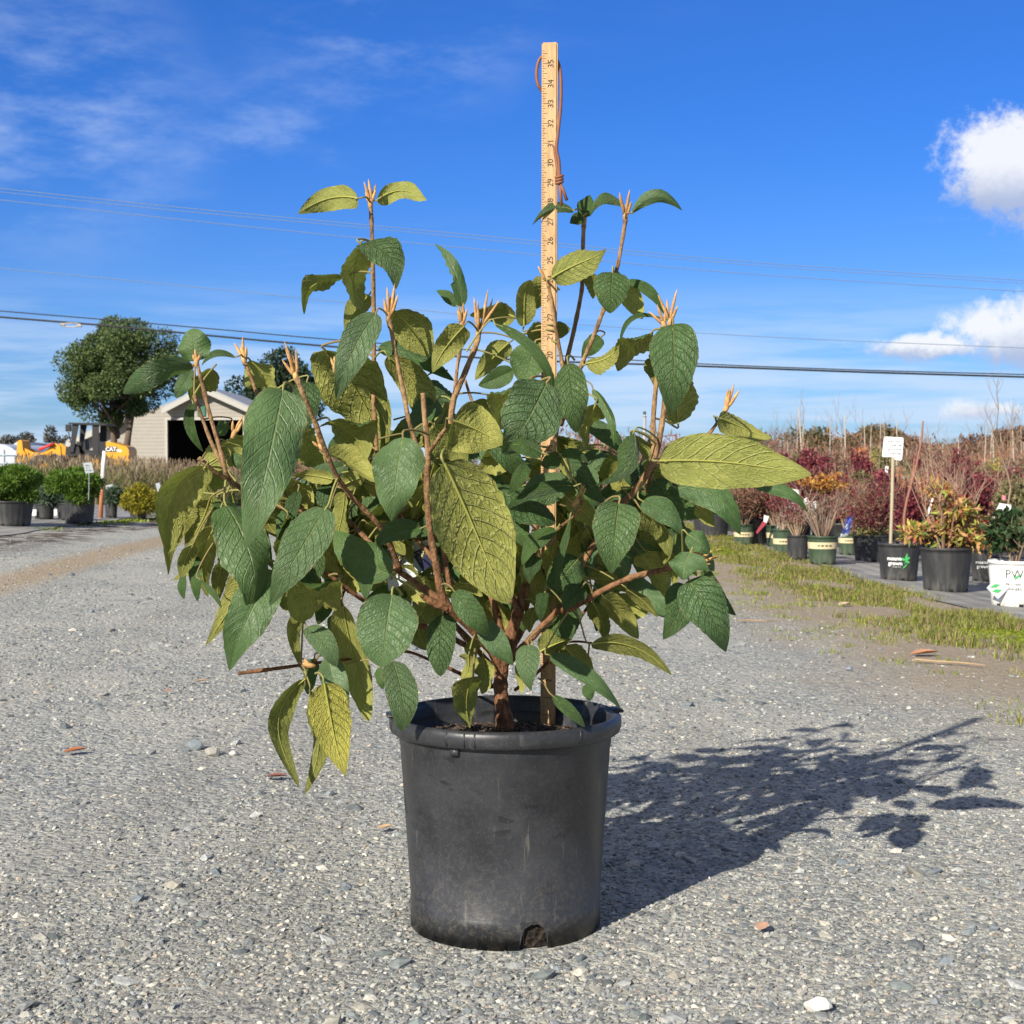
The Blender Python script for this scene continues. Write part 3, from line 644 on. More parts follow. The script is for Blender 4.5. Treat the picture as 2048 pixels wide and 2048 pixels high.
hu = h.m('ADD', h.m('MULTIPLY', nete, -.6), h.m('ADD', h.m('MULTIPLY', veins, -1.7), h.m('MULTIPLY', net2, -.12)))
hgt = h.n('ShaderNodeMix', {0: bf, 2: ht, 3: hu}, data_type='FLOAT').outputs[0]
nm = h.bump(hgt, h.m('MULTIPLY_ADD', h.m('FRACT', h.m('MULTIPLY', rnd, 7.3)), .7, .3), .0021)
rg = h.n('ShaderNodeMix', {0: bf, 2: .43, 3: .8}, data_type='FLOAT').outputs[0]
p = principled(h, c, rg, nm, .42)
tl = h.n('ShaderNodeBsdfTranslucent', {'Color': h.mix(.5, (.20, .36, .02), c)})
mx = h.n('ShaderNodeMixShader', {0: .24, 1: p.outputs[0], 2: tl.outputs[0]}); h.t.links.new(mx.outputs[0], h.out.inputs[0])
NV, NU = 40, 12
LEAVES = []
CAMP = Vector((0, 0, CH))
def make_leaf(bx, by, tx, ty, w, side, d, curve=0, tilt=None, bend=None, fold=None, yel=0., pale=0., torn=0, seed=None, slope=None, pet=True):
    rb = random.Random(seed if seed is not None else int(bx*7+by*13+tx*3+w))
    top_ = side == 'T'
    kf = 1 if top_ else -1
    dz = -(ty-by)/FPX*Y0
    sl = (slope if slope is not None else (rb.uniform(.15, .5) if top_ else rb.uniform(.3, .95)))*kf
    yb = Y0+d-sl*dz*.5; yt = Y0+d+sl*dz*.5
    B = P(bx, by, yb); T = P(tx, ty, yt); ax = T-B; L = ax.length; ax = ax/L
    mid_ = (B+T)/2; c_ = CAMP-mid_; n = (c_-ax*c_.dot(ax)).normalized()
    if tilt is None:        # undersides mostly look down, upper sides up, with odd ones twisted the other way
        tl_ = rb.uniform(12, 58) if not top_ else rb.uniform(0, 30)
        n1, n2 = Matrix.Rotation(R(tl_), 3, ax) @ n, Matrix.Rotation(R(-tl_), 3, ax) @ n
        want_low = (not top_) if rb.random() < .8 else top_
        n = n1 if (n1.z < n2.z) == want_low else n2
    else:
        tl_ = tilt; n = Matrix.Rotation(R(tl_), 3, ax) @ n
    s = ax.cross(n)
    sg = 1 if ((abs(ax.x) > abs(ax.z) and s.z > 0) or (abs(ax.x) <= abs(ax.z) and s.x > 0)) else -1
    Nn = n if top_ else -n
    hw = w*1.0/FPX*Y0/2/max(.64, math.cos(R(tl_)))
    bd = (rb.uniform(.03, .13) if bend is None else bend)
    fo = (rb.uniform(-.35, .50) if fold is None else fold*1.5)
    pw = rb.uniform(.38, .52); pe = rb.uniform(.58, .92); mxv = pw/(pw+pe); mxp = mxv**pw*(1-mxv)**pe
    vs = []; uvs = []; tw = rb.uniform(-26, 26); wav = rb.uniform(.01, .05); tipc = rb.uniform(.3, 2.6); p1 = rb.uniform(0, 6)
    for i in range(NV+1):
        v = i/NV
        prof = (max(v, 0)**pw*max(1-v, 0)**pe)/mxp
        cc = 4*v*(1-v)
        M = B+ax*(L*v)+s*(sg*curve*L*cc)+Nn*(bd*L*(cc if v < .5 else cc))
        M -= Nn*(L*max(0, v-.6)**2*tipc*.55 if not torn else 0)
        rot = Matrix.Rotation(R(tw*(v-.5)*2), 3, ax); sv = rot@s; nv = rot@Nn
        for j in range(NU+1):
            uu = j/NU*2-1; ed = 1+.010*math.sin(v*75+p1+uu)*abs(uu)+.02*math.sin(v*17+p1*2+uu*2)*abs(uu)
            if torn and uu < -.2 and v > .3: ed *= .35+.25*abs(math.sin(v*23))
            phs = (v*8.5-(abs(uu)*1.7+uu*uu*.5)+(.45 if uu > 0 else 0))*2*math.pi
            q = hw*prof*ed
            zoff = fo*abs(uu)*q - .18*q*uu*uu + hw*wav*2.2*math.sin(v*9+p1+(2 if uu > 0 else 0))*uu*uu*prof*3 - hw*.05*math.cos(phs)*min(1, abs(uu)*3)*prof
            vs.append(M+sv*(uu*q)+nv*zoff); uvs.append(((uu+1)/2, v))
    fs = []
    for i in range(NV):
        for j in range(NU):
            q = (i*(NU+1)+j, i*(NU+1)+j+1, (i+1)*(NU+1)+j+1, (i+1)*(NU+1)+j)
            fs.append(q if top_ else q[::-1])
    # leaf stalk runs to the nearest branch; raised midrib on the underside
    def tub(pts, rads, sg_=6, uval=.5, vval=-.5):
        o = len(vs); m = MB(); m.tube(pts, rads, sg_)
        vs.extend(Vector(q) for q in m.v); uvs.extend([(uval, vval)]*len(m.v))
        for f in m.f:
            if len(f) == 4: fs.append(tuple(k+o for k in reversed(f)))
    if pet:
        best = min(STEMPTS, key=lambda q: (q-B).length_squared+max(0, (q-B).dot(ax))*.02)
        dd = (best-B).length; E = best if dd < .075 else B+(best-B)*(.05/dd)
        r0 = .0009+hw*.015
        c1 = B-ax*min(dd*.3, .008); pp, ra = smooth_path([E, (E+c1)/2+Vector((0, 0, .003)), c1, B, B+ax*L*.05-Nn*.0008], [r0*1.35, r0*1.1, r0, r0, r0*.8], 3)
        tub(pp, ra)
    mr = [(.0009+hw*.017)*(1-.8*i/13) for i in range(13)]
    mp_ = [vs[i*3*(NU+1)+NU//2]-Nn*(mr[i]*1.0) for i in range(13)]
    tub(mp_, mr, 6, .5, -1.5)
    LEAVES.append((L*hw, vs, fs, uvs, (rb.random(), pale if pale else rb.random()*.6, yel)))
T_, U_ = 'T', 'U'
LT = '''
716 397 597 428 54 U .06 c.14 t12
754 401 854 404 42 U .10 c.28
721 488 793 577 66 T .02 c.22
722 489 713 617 54 U .10 c-.06
688 555 601 612 38 U .10 c.22
738 590 688 662 44 U .14 t-25
752 626 674 794 66 T -.03 c-.05 p.9
790 622 862 712 80 U .06 t20
928 652 864 736 56 U .02 t-15
924 614 869 487 36 T .12 c.06 torn
914 612 874 578 24 T .13
1031 634 942 616 42 U .14
1018 685 950 758 46 U .08
722 712 642 790 70 U .16
650 700 772 900 128 U .08 t22 f.05
775 712 862 852 66 U .07 c.08
757 694 905 764 44 T .14 c.12
393 722 384 656 62 T -.05 s.1
386 730 250 800 48 T -.06 c.20
384 738 350 794 34 T .00 c.05
425 737 376 790 46 U .02
470 714 402 733 15 T .04 c.25
500 720 552 782 54 U .08 c.06
386 806 406 898 22 T -.02 c-.16
566 778 498 1088 106 T -.26 b.06 f.12 t-6 p.75
614 762 608 864 58 T .02
412 932 338 1080 74 U -.06 c-.10 t-20
505 882 424 935 58 U .04
604 1030 566 952 80 U .05
650 908 754 970 46 U -.02 c.22
806 874 782 1042 90 T -.20 t5 f.1 p.85
685 970 730 952 36 U -.04
666 958 585 948 28 U .03
652 1016 541 1200 84 T -.14 f.14 p.9
452 1010 522 1218 92 T -.10 t-28 f-.1
545 1140 455 1334 84 T -.10 t8 p.45
500 1130 430 1270 54 U -.04 t10
432 1050 412 1184 52 U -.02 c-.08
420 1000 374 1092 50 U .0
386 1090 362 1150 32 U -.05 t-20
367 1146 366 1197 18 T -.01
390 1106 393 1202 27 T -.03
400 1158 444 1212 12 T -.08 c.0
449 1122 434 1194 34 U .0 t-22
455 1080 462 1150 44 U .04
674 1160 584 1222 76 U -.06
607 1160 583 1224 34 T .02
614 1254 674 1330 46 T -.08 c.05 p1.
657 1312 695 1416 52 T -.07 c-.05 p1.
686 1210 744 1422 62 U .02 c-.04
648 1366 683 1544 78 U -.13 y.85 f.05 t-10 s.08 b.02
611 1356 584 1542 42 U -.06 c-.14
620 1380 632 1570 42 U -.03
629 1317 611 1386 30 T .0
628 1202 604 1328 32 U .08 c-.15
676 1228 668 1278 36 T .04
784 1188 764 1334 108 T -.24 f.2 t8 p.7 s.3
783 1150 664 1062 78 T -.05 c-.05 f.15 t-15
843 1056 741 1094 42 T -.06 c.10
785 1322 812 1454 62 T -.13 p1. t-18
760 1334 764 1378 18 T -.06
886 1228 880 1352 60 T -.04 t14
908 1182 976 1270 48 T -.10
963 1246 1026 1330 48 T -.08
1057 1289 1056 1378 46 T -.10 p1.
1039 1328 1043 1386 24 U -.04
946 1354 934 1447 54 U -.06
967 1314 975 1382 40 U .02
938 1310 930 1358 30 U -.05
952 1276 944 1320 34 U .03
986 1196 1016 1278 58 U .08
899 1181 966 1182 30 U -.02 c.2
888 926 1006 1202 140 U -.24 f.04 t-12 c.02 b.04 s.25
906 842 1003 888 100 U -.15 t-10 c.06
1058 762 990 846 74 U -.04
1094 764 1018 900 108 T -.16 t-14 f.15 p.7
1136 726 1152 860 60 T -.14 p.6
990 648 1114 795 22 T -.12 c.12
1190 808 1168 900 50 U .02
1186 778 1230 886 20 T .0 c.08
1085 906 1020 884 32 T -.18
1120 912 1084 932 32 T -.12
1120 908 1178 926 20 T -.12 c.15
1059 921 1022 984 27 T -.14
1136 962 1032 992 60 T -.06
1150 972 1012 1018 26 T -.12 c.10
991 978 1112 1044 62 T -.03 t-25
1130 916 1206 1006 44 T -.04
1238 1006 1222 1140 84 T -.20 s.35 p.7 t4
1346 648 1345 818 90 T -.16 f.14 t-5 p.5 s.35
1356 846 1368 742 60 U .0
1318 922 1614 952 102 U -.18 c.04 t-6 b.03 f.05
1437 836 1538 880 44 U .04 c.12
1510 974 1620 1022 27 T .02 c.12
1350 975 1482 1066 62 T .0 c.18
1392 1010 1426 1048 32 U .04
1285 1002 1366 1070 46 T -.10 c.10
1285 1022 1346 1102 42 U .0
1278 1036 1334 1118 72 U .06
1382 1104 1364 1157 64 T -.17 p.3
1375 1068 1420 1104 38 T -.16
1378 1160 1456 1300 82 T -.18 t-12 f.1 p.35
1374 1170 1338 1274 64 T -.12
1404 1140 1464 1232 32 T -.08
1183 1287 1341 1346 38 U -.04 c.10 t18
1100 1310 1244 1414 34 T -.08 c.05
1106 1392 1170 1454 24 T -.12
1080 1302 1144 1276 42 U -.02
1128 1292 1186 1366 50 U .04
1174 1368 1180 1402 26 T .06
1152 1208 1094 1292 58 T .0
1164 1174 1128 1218 42 T -.09
1186 1204 1216 1276 38 U .03
1206 1192 1274 1270 50 U .05
1215 1180 1292 1228 42 U .08
1254 1178 1316 1233 24 U .02
1258 1162 1342 1234 52 T .07
1157 1116 1098 1186 72 T -.02
1074 1112 1056 1164 32 T -.06
1112 1058 1044 1128 34 T -.06 c.1
1194 1072 1120 1100 52 U .04
1030 1030 1050 1094 52 T .0
1140 1036 1106 1185 14 T -.10 c.04
1136 996 1198 1052 42 U .0
1248 984 1230 920 48 U .06
1266 874 1236 964 32 T -.08 c.06
1268 864 1192 966 30 T -.10 c.24
1266 870 1292 914 42 U .0
1266 972 1268 918 46 T .06
868 852 934 926 72 U .02
991 898 930 906 32 T .04
1022 898 960 942 62 U .04
1070 690 1050 765 84 T .04
1026 740 958 772 42 T .06
1048 652 1056 554 42 U .04 t20
1106 566 1058 624 58 U .08
1053 667 1140 654 52 U .06
1104 556 1219 507 56 U -.02 c.10
1225 544 1220 626 70 T -.06 p.3
1238 568 1285 631 44 U .04
1252 562 1329 628 24 T .04 c.14
1184 546 1190 596 32 U .10
1147 421 1066 452 22 T .02 c.24
1167 434 1178 388 34 T .05
1165 432 1140 446 26 T .04
1249 412 1180 434 24 T .04 c.35
1263 426 1366 423 28 T -.02 c.32
1328 638 1238 694 12 T .03 c.30
1302 666 1228 730 56 U .0
1172 728 1244 690 44 U .0 c-.05
1202 674 1164 712 38 T .05
1300 716 1312 768 34 U .04
660 842 738 908 88 U .06
600 866 642 932 64 U .07
640 972 692 1018 58 T .06
470 902 514 932 48 T .0
456 846 434 872 28 T .02
455 884 510 906 30 U -.04
440 1000 470 1062 60 T .0
836 1238 846 1294 42 U .04
1090 1184 1078 1240 26 T -.05
1070 1214 1058 1264 36 U .04
430 930 398 1010 40 U .06
402 935 470 880 50 U .03
700 1010 620 1080 60 T .08
860 1000 800 1090 66 U .12
840 1090 775 1150 60 U .12
930 1120 880 1180 60 T .12
1080 990 1120 1080 60 T .12
1200 900 1160 990 60 T .12
1330 1000 1300 1090 60 T .14
1310 960 1360 1040 66 T .02
1030 1130 1000 1210 56 U .14
1280 1110 1330 1190 52 U .12
560 960 520 1050 62 T .10
480 1080 500 1170 60 U .06
720 900 680 980 66 U .14
700 1140 640 1210 52 U .12
980 800 940 880 70 U .12
860 760 900 830 52 T .16
1110 780 1090 860 52 U .14
'''
for ln in LT.strip().splitlines():
    q = ln.split(); kw = {}
    for e in q[7:]:
        if e == 'torn': kw['torn'] = 1
        else: kw[{'c': 'curve', 't': 'tilt', 'b': 'bend', 'f': 'fold', 'y': 'yel', 'p': 'pale', 's': 'slope'}[e[0]]] = float(e[1:])
    make_leaf(float(q[0]), float(q[1]), float(q[2]), float(q[3]), float(q[4]), q[5], float(q[6]), **kw)
# leaves on the far side of the shrub, growing out from the rear branches
rr_ = random.Random(5)
for _ in range(60):
    x = rr_.uniform(600, 1340); y = rr_.uniform(880, 1200)
    if abs(x-990)/400+abs(y-1030)/230 > 1.1: continue
    a_ = rr_.uniform(0, 360); L_ = rr_.uniform(70, 105)
    make_leaf(x, y, x+math.cos(R(a_))*L_, y+abs(math.sin(R(a_)))*L_+12, rr_.uniform(34, 56), rr_.choice('TUU'), rr_.uniform(.04, .14), seed=int(x*3))
for _ in range(80):
    x = rr_.uniform(560, 1370); y = rr_.uniform(830, 1210); 
    if abs(x-990)/430+abs(y-1010)/260 > 1.15: continue
    a_ = rr_.uniform(0, 360); L_ = rr_.uniform(75, 120)
    make_leaf(x, y, x+math.cos(R(a_))*L_, y+abs(math.sin(R(a_)))*L_+12, rr_.uniform(40, 62), rr_.choice('TU'), rr_.uniform(.16, .34), seed=int(x*7))
for _ in range(130):      # middle growth that closes the body of the shrub
    x = rr_.uniform(420, 1340); y = rr_.uniform(800, 1190)
    if abs(x-960)/470+abs(y-990)/290 > 1.0: continue
    a_ = rr_.uniform(20, 160); L_ = rr_.uniform(75, 125)
    make_leaf(x, y, x+math.cos(R(a_))*L_, y+math.sin(R(a_))*L_, rr_.uniform(34, 54), rr_.choice('TUU'), rr_.uniform(.03, .22), seed=int(x*11))
for _ in range(34):      # narrow drooping leaves round the lower skirt on the left
    x = rr_.uniform(350, 720); y = rr_.uniform(960, 1180)
    L_ = rr_.uniform(80, 130); a_ = rr_.uniform(60, 120)
    if y+L_ > 1180+ (x-350)*.45: continue
    make_leaf(x, y, x+math.cos(R(a_))*L_, y+math.sin(R(a_))*L_, rr_.uniform(30, 46), rr_.choice('TUU'), rr_.uniform(.0, .16), seed=int(x*5))
LEAVES.sort(key=lambda t: -t[0])
def leafmesh(name, items):
    V = []; F = []; UV = []; TI = []; o = 0
    for _, vs, fs, uvs, ti in items:
        V += [tuple(v) for v in vs]; F += [tuple(i+o for i in f) for f in fs]; UV += uvs; TI += [ti]*len(vs); o += len(vs)
    return npmesh(name, V, F, np.array(TI), UV)
for k, it in enumerate(LEAVES[:100]):
    o = link('leaf', leafmesh('leaf', [it]), lm, shrub, True)
    if it[4][2] > .5: o['label'] = 'yellowing leaf hanging lowest on the left, underside lit'
o = link('smaller_leaves', leafmesh('smaller_leaves', LEAVES[100:]), lm, shrub, True); o['kind'] = 'stuff'
# ---- yardstick standing in the soil
wm, h = newmat('yardstick_wood'); tc = h.n('ShaderNodeTexCoord').outputs['Object']
st = h.n('ShaderNodeMapping', {0: tc, 'Scale': (220, 220, 9)}).outputs[0]; n1 = h.noise(st, 1, 6, .65); n2 = h.noise(tc, 45, 5, .7)
c = h.mix(h.ss(n1, .3, .7), (.43, .26, .12), (.60, .39, .20)); c = h.mix(h.m('MULTIPLY', h.ss(n2, .55, .75), .4), c, (.30, .19, .11))
principled(h, c, .62, h.bump(n1, .15, .001), .35)
A0 = P(1096, 1428, 2.10); A1 = P(1100, 85, 1.965); axr = (A1-A0).normalized(); LR = (A1-A0).length
ys = thing('yardstick', 'pale wooden yardstick with black inch numbers standing upright in the pot behind the stems', 'yardstick', A0)
fz = axr; fx_ = Matrix.Rotation(R(-14), 3, 'Z')@Vector((1, 0, 0)); fx_ = (fx_-fz*fx_.dot(fz)).normalized(); fy = fz.cross(fx_)
RM = Matrix((fx_, fy, fz)).transposed()
m = MB(); W2 = .0215; m.box(A0+axr*(LR/2-.0175), (W2, .0062, LR+.035), RM, .0016); m.build('board', wm, ys)
inkm = plain('black_ink', (.035, .025, .02), .8, .5, 300)
m = MB(); inch = LR/36.05; fr_ = -.0062/2-.00025
def onface(x, z): return A0+RM@Vector((x, fr_, z))
for i in range(0, 36*8+1):
    zt = i*inch/8
    if zt > LR-.01: break
    ln_ = .0105 if i % 8 == 0 else .0068 if i % 4 == 0 else .0048 if i % 2 == 0 else .003
    if i % 8 == 0: m.box(onface(-.0098+ln_/2+.0005, zt), (ln_, .0001, .0005), RM)
    else: m.box(onface(-.0098+ln_/2, zt), (ln_, .0001, .00042), RM)
m.build('scale_marks', inkm, ys)
TR = Matrix(((0, -1, 0), (0, 0, 0), (1, 0, 0)))
for i in range(1, 36):
    vs, fs = text_mesh(str(i), .0112, 0, .0)
    m = MB(); m.add([onface(.0022-v.y, i*inch+v.x-.0004) for v in vs], fs); m.build('number', inkm, ys)
cm_ = plain('leather_cord', (.22, .085, .045), .6, .3, 60)
m = MB(); k = 1.97/FPX
def cp(x, y, d): return P(x, y, 1.97+d)
pp, ra = smooth_path([cp(1100, 112, .004), cp(1083, 114, .008), cp(1075, 130, .008), cp(1073, 152, .008), cp(1077, 172, .008), cp(1086, 186, .01), cp(1098, 230, .012), cp(1108, 290, .012), cp(1116, 345, .006), cp(1119, 362, .0)], [3.2*k]*10, 5)
m.tube(pp, ra, 8)
pp, ra = smooth_path([cp(1100, 112, .004), cp(1110, 114, .004), cp(1119, 135, .002), cp(1122, 170, .0), cp(1121, 215, .0), cp(1116, 265, .0), cp(1113, 298, .0), cp(1118, 325, .0), cp(1119, 362, .0)], [3.4*k]*9, 5)
m.tube(pp, ra, 8)
m.tube([cp(1119, 366, -.002), cp(1121, 385, -.003), cp(1123, 411, -.002)], [3.2*k]*3, 8)
m.tube([cp(1120, 366, -.003), cp(1127, 382, -.004), cp(1134, 401, -.003)], [3.2*k]*3, 8)
for j in range(3):
    c0 = cp(1118.5, 353+j*6, -.001); pts = [c0+Vector((math.cos(t)*6.5*k, math.sin(t)*6.5*k, (math.sin(t+1)*2.2)*k)) for t in np.linspace(0, 6.28, 14)]
    m.tube(pts, 3.0*k, 7, False)
m.build('cord', cm_, ys, True)
# ---- plant label tucked among the stems
white = plain('label_card', (.60, .62, .64), .45, .04)
navy = plain('label_print_navy', (.02, .022, .06), .4, .2); cream = plain('label_print_cream', (.75, .72, .35), .5, .3, 90); ink = plain('label_ink', (.06, .07, .08), .5)
def quad(name, pts, mat, parent, th=.0008):
    n = (pts[1]-pts[0]).cross(pts[2]-pts[0]).normalized(); m = MB()
    if n.dot(CAMP-pts[0]) < 0: n = -n
    a = [p+n*th/2 for p in pts]; b = [p-n*th/2 for p in pts]; k = len(pts)
    m.add(a+b, [tuple(range(k)), tuple(reversed(range(k, 2*k)))]+[(i, (i+1) % k, (i+1) % k+k, i+k) for i in range(k)]); return m.build(name, mat, parent), n
Yt = 2.08
tg = thing('plant_label', 'white printed plant care card tucked among the stems above the left rim of the pot', 'plant label', P(760, 1130, Yt))
_, nn = quad('card', [P(764, 1090, Yt), P(778, 1182, Yt), P(812, 1166, Yt), P(880, 1120, Yt), P(862, 1080, Yt)], white, tg)
def offq(pts, d): return [P(x, y, Yt-d) for x, y in pts]
quad('photo_panel', offq([(823, 1106), (846, 1142), (878, 1118), (862, 1088)], .002), navy, tg, .0004)
m = MB()
for i in range(26):
    x, y = random.gauss(844, 8), random.gauss(1108, 7); c0 = P(x, y, Yt-.0032); m.add([c0+Vector((random.uniform(-.003, .003), 0, random.uniform(-.003, .003))) for _ in range(3)], [(0, 1, 2)])
m.build('flower_picture', cream, tg)
m = MB()
for i, (x, y) in enumerate(((770, 1098), (776, 1108), (780, 1118), (782, 1128), (786, 1138), (790, 1148))):
    for jx in range(7):
        if (i*3+jx) % 5 == 4: continue
        c0 = P(x+jx*6, y+jx*4.2, Yt-.0015); c1 = P(x+jx*6+4.5, y+jx*4.2+3.1, Yt-.0015); up_ = Vector((0, 0, .0012)); m.add([c0, c1, c1+up_, c0+up_], [(0, 1, 2, 3)])
m.build('small_print', ink, tg)
# ------------------------------------------------------------- nursery stock and background
def onground(px, py):
    d = pixdir(px, py); Yp = -CH/d.z*d.y; Xp = 0
    for _ in range(12):
        Xp = d.x/d.y*Yp; z = float(gz(Xp, Yp)); Yp = (CH-z)/-d.z*d.y
    return Vector((Xp, Yp, z))
def potmat(name, base, dusty):
    m, h = newmat(name); tc = h.n('ShaderNodeTexCoord').outputs['Object']; z = h.n('ShaderNodeSeparateXYZ', {0: tc}).outputs[2]
    st = h.n('ShaderNodeMapping', {0: tc, 'Scale': (30, 30, 6)}).outputs[0]
    n = h.noise(st, 1, 5, .65); dd = h.m('MULTIPLY', h.ss(n, .35, .75), h.m('ADD', .3, h.ss(z, .12, .0)), clamp=True)
    c = h.mix(dd, base, dusty); principled(h, c, h.ss(n, .3, .8, .4, .7), h.bump(n, .12, .01), .45); return m
BLK = potmat('black_container', (.028, .029, .032), (.10, .095, .085)); GRN = potmat('green_container', (.035, .065, .035), (.13, .14, .10))
WHT = potmat('white_container', (.80, .81, .80), (.50, .46, .38))
bandm = plain('cream_band', (.62, .52, .32), .6, .12, 40)
soilm = plain('soil_top', (.035, .024, .016), .9, .5, 60, .6)
fol = attrmat('foliage', .55, .22, spec=.3); twg = attrmat('twigs', .8, spec=.2)
def twigs(name, segs, cols, parent, seg=5):
    'segs: list of (points, radii)'
    m = MB(); tint = []; cols = np.array(cols)
    for pts, ra in segs:
        n0 = len(m.v); m.tube(pts, ra, seg, False); c = cols[RNG.integers(0, len(cols))]*RNG.uniform(.7, 1.25); tint += [c]*(len(m.v)-n0)
    me = bpy.data.meshes.new(name); me.from_pydata(m.v, [], m.f)
    a = me.attributes.new('tint', 'FLOAT_COLOR', 'POINT'); t = np.ones((len(m.v), 4), dtype=np.float32); t[:, :3] = np.array(tint); a.data.foreach_set('color', t.ravel())
    return link(name, me, twg, parent, True)
def bush_twigs(base, spread, hgt, n, r, seed, sub=3, up=1.):
    g = random.Random(seed); out = []; tips = []
    for i in range(n):
        a = g.uniform(0, 6.28); rr = spread*math.sqrt(g.random()); hh = hgt*g.uniform(.6, 1)
        b = base+Vector((math.cos(a)*rr*.12, math.sin(a)*rr*.12, 0)); t = base+Vector((math.cos(a)*rr, math.sin(a)*rr, hh))
        md = (b+t)/2+Vector((g.uniform(-1, 1), g.uniform(-1, 1), g.uniform(0, 1)))*spread*.14
        pts = [b, (b+md)/2, md, (md+t)/2+Vector((g.uniform(-1, 1), g.uniform(-1, 1), 0))*spread*.05, t]; out.append((pts, [r, r*.85, r*.7, r*.5, r*.25])); tips.append(t)
        for _ in range(sub):
            q = pts[g.choice((2, 3))]; e = q+Vector((g.uniform(-1, 1)*spread*.4, g.uniform(-1, 1)*spread*.4, hgt*g.uniform(.12, .3)))
            out.append(([q, (q+e)/2+Vector((0, 0, -.01)), e], [r*.5, r*.4, r*.18])); tips.append(e)
    return out, tips
def container(name, label, cat, px0, px1, pytop, pybase, mat, group=None, band=None, ribs=False, foot=True, base=None):
    c = onground((px0+px1)/2, pybase); c.y += .0
    k = c.y/FPX; r = (px1-px0)/2*k; hgt = (pybase-pytop)*k*1.0
    c = c+Vector((0, r*.9, 0)); c.z = float(gz(c.x, c.y))+.006; hgt = max(.12, hgt-.0)
    t = thing(name, label, cat, c, group)
    m = MB(); rb = r*.84; n = 48
    prof = [(rb*.97, 0), (rb, .004), (rb+.002, .03*hgt/.25), (rb+(r-rb)*.86*.9, hgt*.84), (r*.965, hgt*.85), (r*.955, hgt*.93), (r*1.0, hgt*.935), (r*1.0, hgt*.985), (r*.985, hgt), (r*.95, hgt), (r*.93, hgt*.97), (r*.90, hgt*.8)]
    if ribs:
        vs = []; seg = 96
        for rr_, z in prof:
            for q in range(seg):
                rad = rr_*(1-(.018 if q % 4 in (0,) and z < hgt*.86 else 0)); a = 2*math.pi*q/seg; vs.append(c+Vector((rad*math.cos(a), rad*math.sin(a), z)))
        m.add(vs, [(i*seg+q, i*seg+(q+1) % seg, (i+1)*seg+(q+1) % seg, (i+1)*seg+q) for i in range(len(prof)-1) for q in range(seg)])
    else: m.lathe(c, prof, 56)
    m.build('pot', mat, t, True)
    m = MB(); m.disc(c, r*.905, hgt*.86); m.build('soil', soilm, t)
    if foot:
        for q in range(6):
            m = MB(); a = q/6*6.28+.5; m.box(c+Vector((math.cos(a)*rb*.99, math.sin(a)*rb*.99, .011)), (.026, .004, .018), Matrix.Rotation(a+math.pi/2, 3, 'Z'), .001)
            m.build('drain_hole', plain('hole_dark', (.008, .008, .008), .9), t)
    if band:
        m = MB(); a, b = band; f = lambda z: (rb+(r-rb)*.8*z/(hgt*.84))+.0022
        m.lathe(c, [(f(hgt*a), hgt*a), (f(hgt*b), hgt*b)], 56); bo = m.build('band', bandm, t, True)
        m = MB()
        for q in range(-7, 8):
            if q % 4 == 3: continue
            a_ = -math.pi/2+q*.07; rr_ = f(hgt*(a+b)/2)+.0012; cc = c+Vector((math.cos(a_)*rr_, math.sin(a_)*rr_, hgt*(a+b)/2))
            m.box(cc, (.008, .0006, hgt*(b-a)*.32*(1 if q % 2 else .7)), Matrix.Rotation(a_+math.pi/2, 3, 'Z'))
        m.build('band_lettering', plain('band_ink', (.14, .13, .07), .7), t)
    return t, c, r, hgt
MAR = [(.17, .025, .045), (.24, .04, .06), (.12, .02, .035), (.30, .07, .07), (.09, .018, .03), (.20, .06, .07)]
BRN = [(.21, .12, .07), (.27, .16, .10), (.15, .09, .055), (.24, .10, .07), (.3, .19, .12)]
TWG = [(.30, .21, .14), (.24, .16, .10), (.36, .27, .19)]
def twiggy(t, c, r, hgt, spread, H, cols, nleaf, size, seed, ntw=16, tw=TWG, lumps=9, fl=None, z0=.25):
    b = c+Vector((0, 0, hgt*.84)); segs, tips = bush_twigs(b, spread*.8, H*.95, ntw, .004, seed)
    twigs('stems', segs, tw, t)
    p, v = blob_pts(nleaf, b+Vector((0, 0, H*(z0+1)/2)), (spread, spread, H*(1-z0)*.5), .3, lumps, seed, .5)
    return leaf_cloud('foliage', p, size, cols, fol, t, .5, 0, .3, v*.4)
# --- green and black pots of the right hand rows
G = 'potted plants in the rows right of the drive'
t, c, r, hh = container('potted_plant', 'wide black nursery pot half hidden behind the hanging green leaves, twiggy brown shrub in it', 'potted plant', 1388, 1466, 1018, 1076, BLK, G)
twiggy(t, c, r, hh, .22, .30, BRN, 500, .03, 11, 14)
t, c, r, hh = container('potted_plant', 'leftmost green pot of the front row, cream band, broad brown twiggy shrub', 'potted plant', 1469, 1511, 1050, 1092, GRN, G, (.40, .62))
twiggy(t, c, r, hh, .33, .55, BRN+[(.16, .06, .06)], 5200, .022, 12, 40, lumps=14, z0=.0)
t, c, r, hh = container('potted_plant', 'small dark pot behind the two leftmost green pots, maroon twigs', 'potted plant', 1512, 1536, 1048, 1074, BLK, G)
twiggy(t, c, r, hh, .28, .5, MAR+BRN, 2600, .022, 13, 25, z0=.0)
t, c, r, hh = container('potted_plant', 'green pot with cream band partly covered by the green pot in front, maroon shrub', 'potted plant', 1535, 1578, 1052, 1096, GRN, G, (.42, .66))
twiggy(t, c, r, hh, .3, .55, MAR+BRN, 3600, .022, 14, 30, z0=.0)
t, c, r, hh = container('potted_plant', 'green pot with cream band beside the ribbed black pot, dark maroon shrub', 'potted plant', 1548, 1592, 1060, 1112, GRN, G, (.42, .64))
twiggy(t, c, r, hh, .2, .42, MAR, 1500, .02, 15, 20, z0=.1)
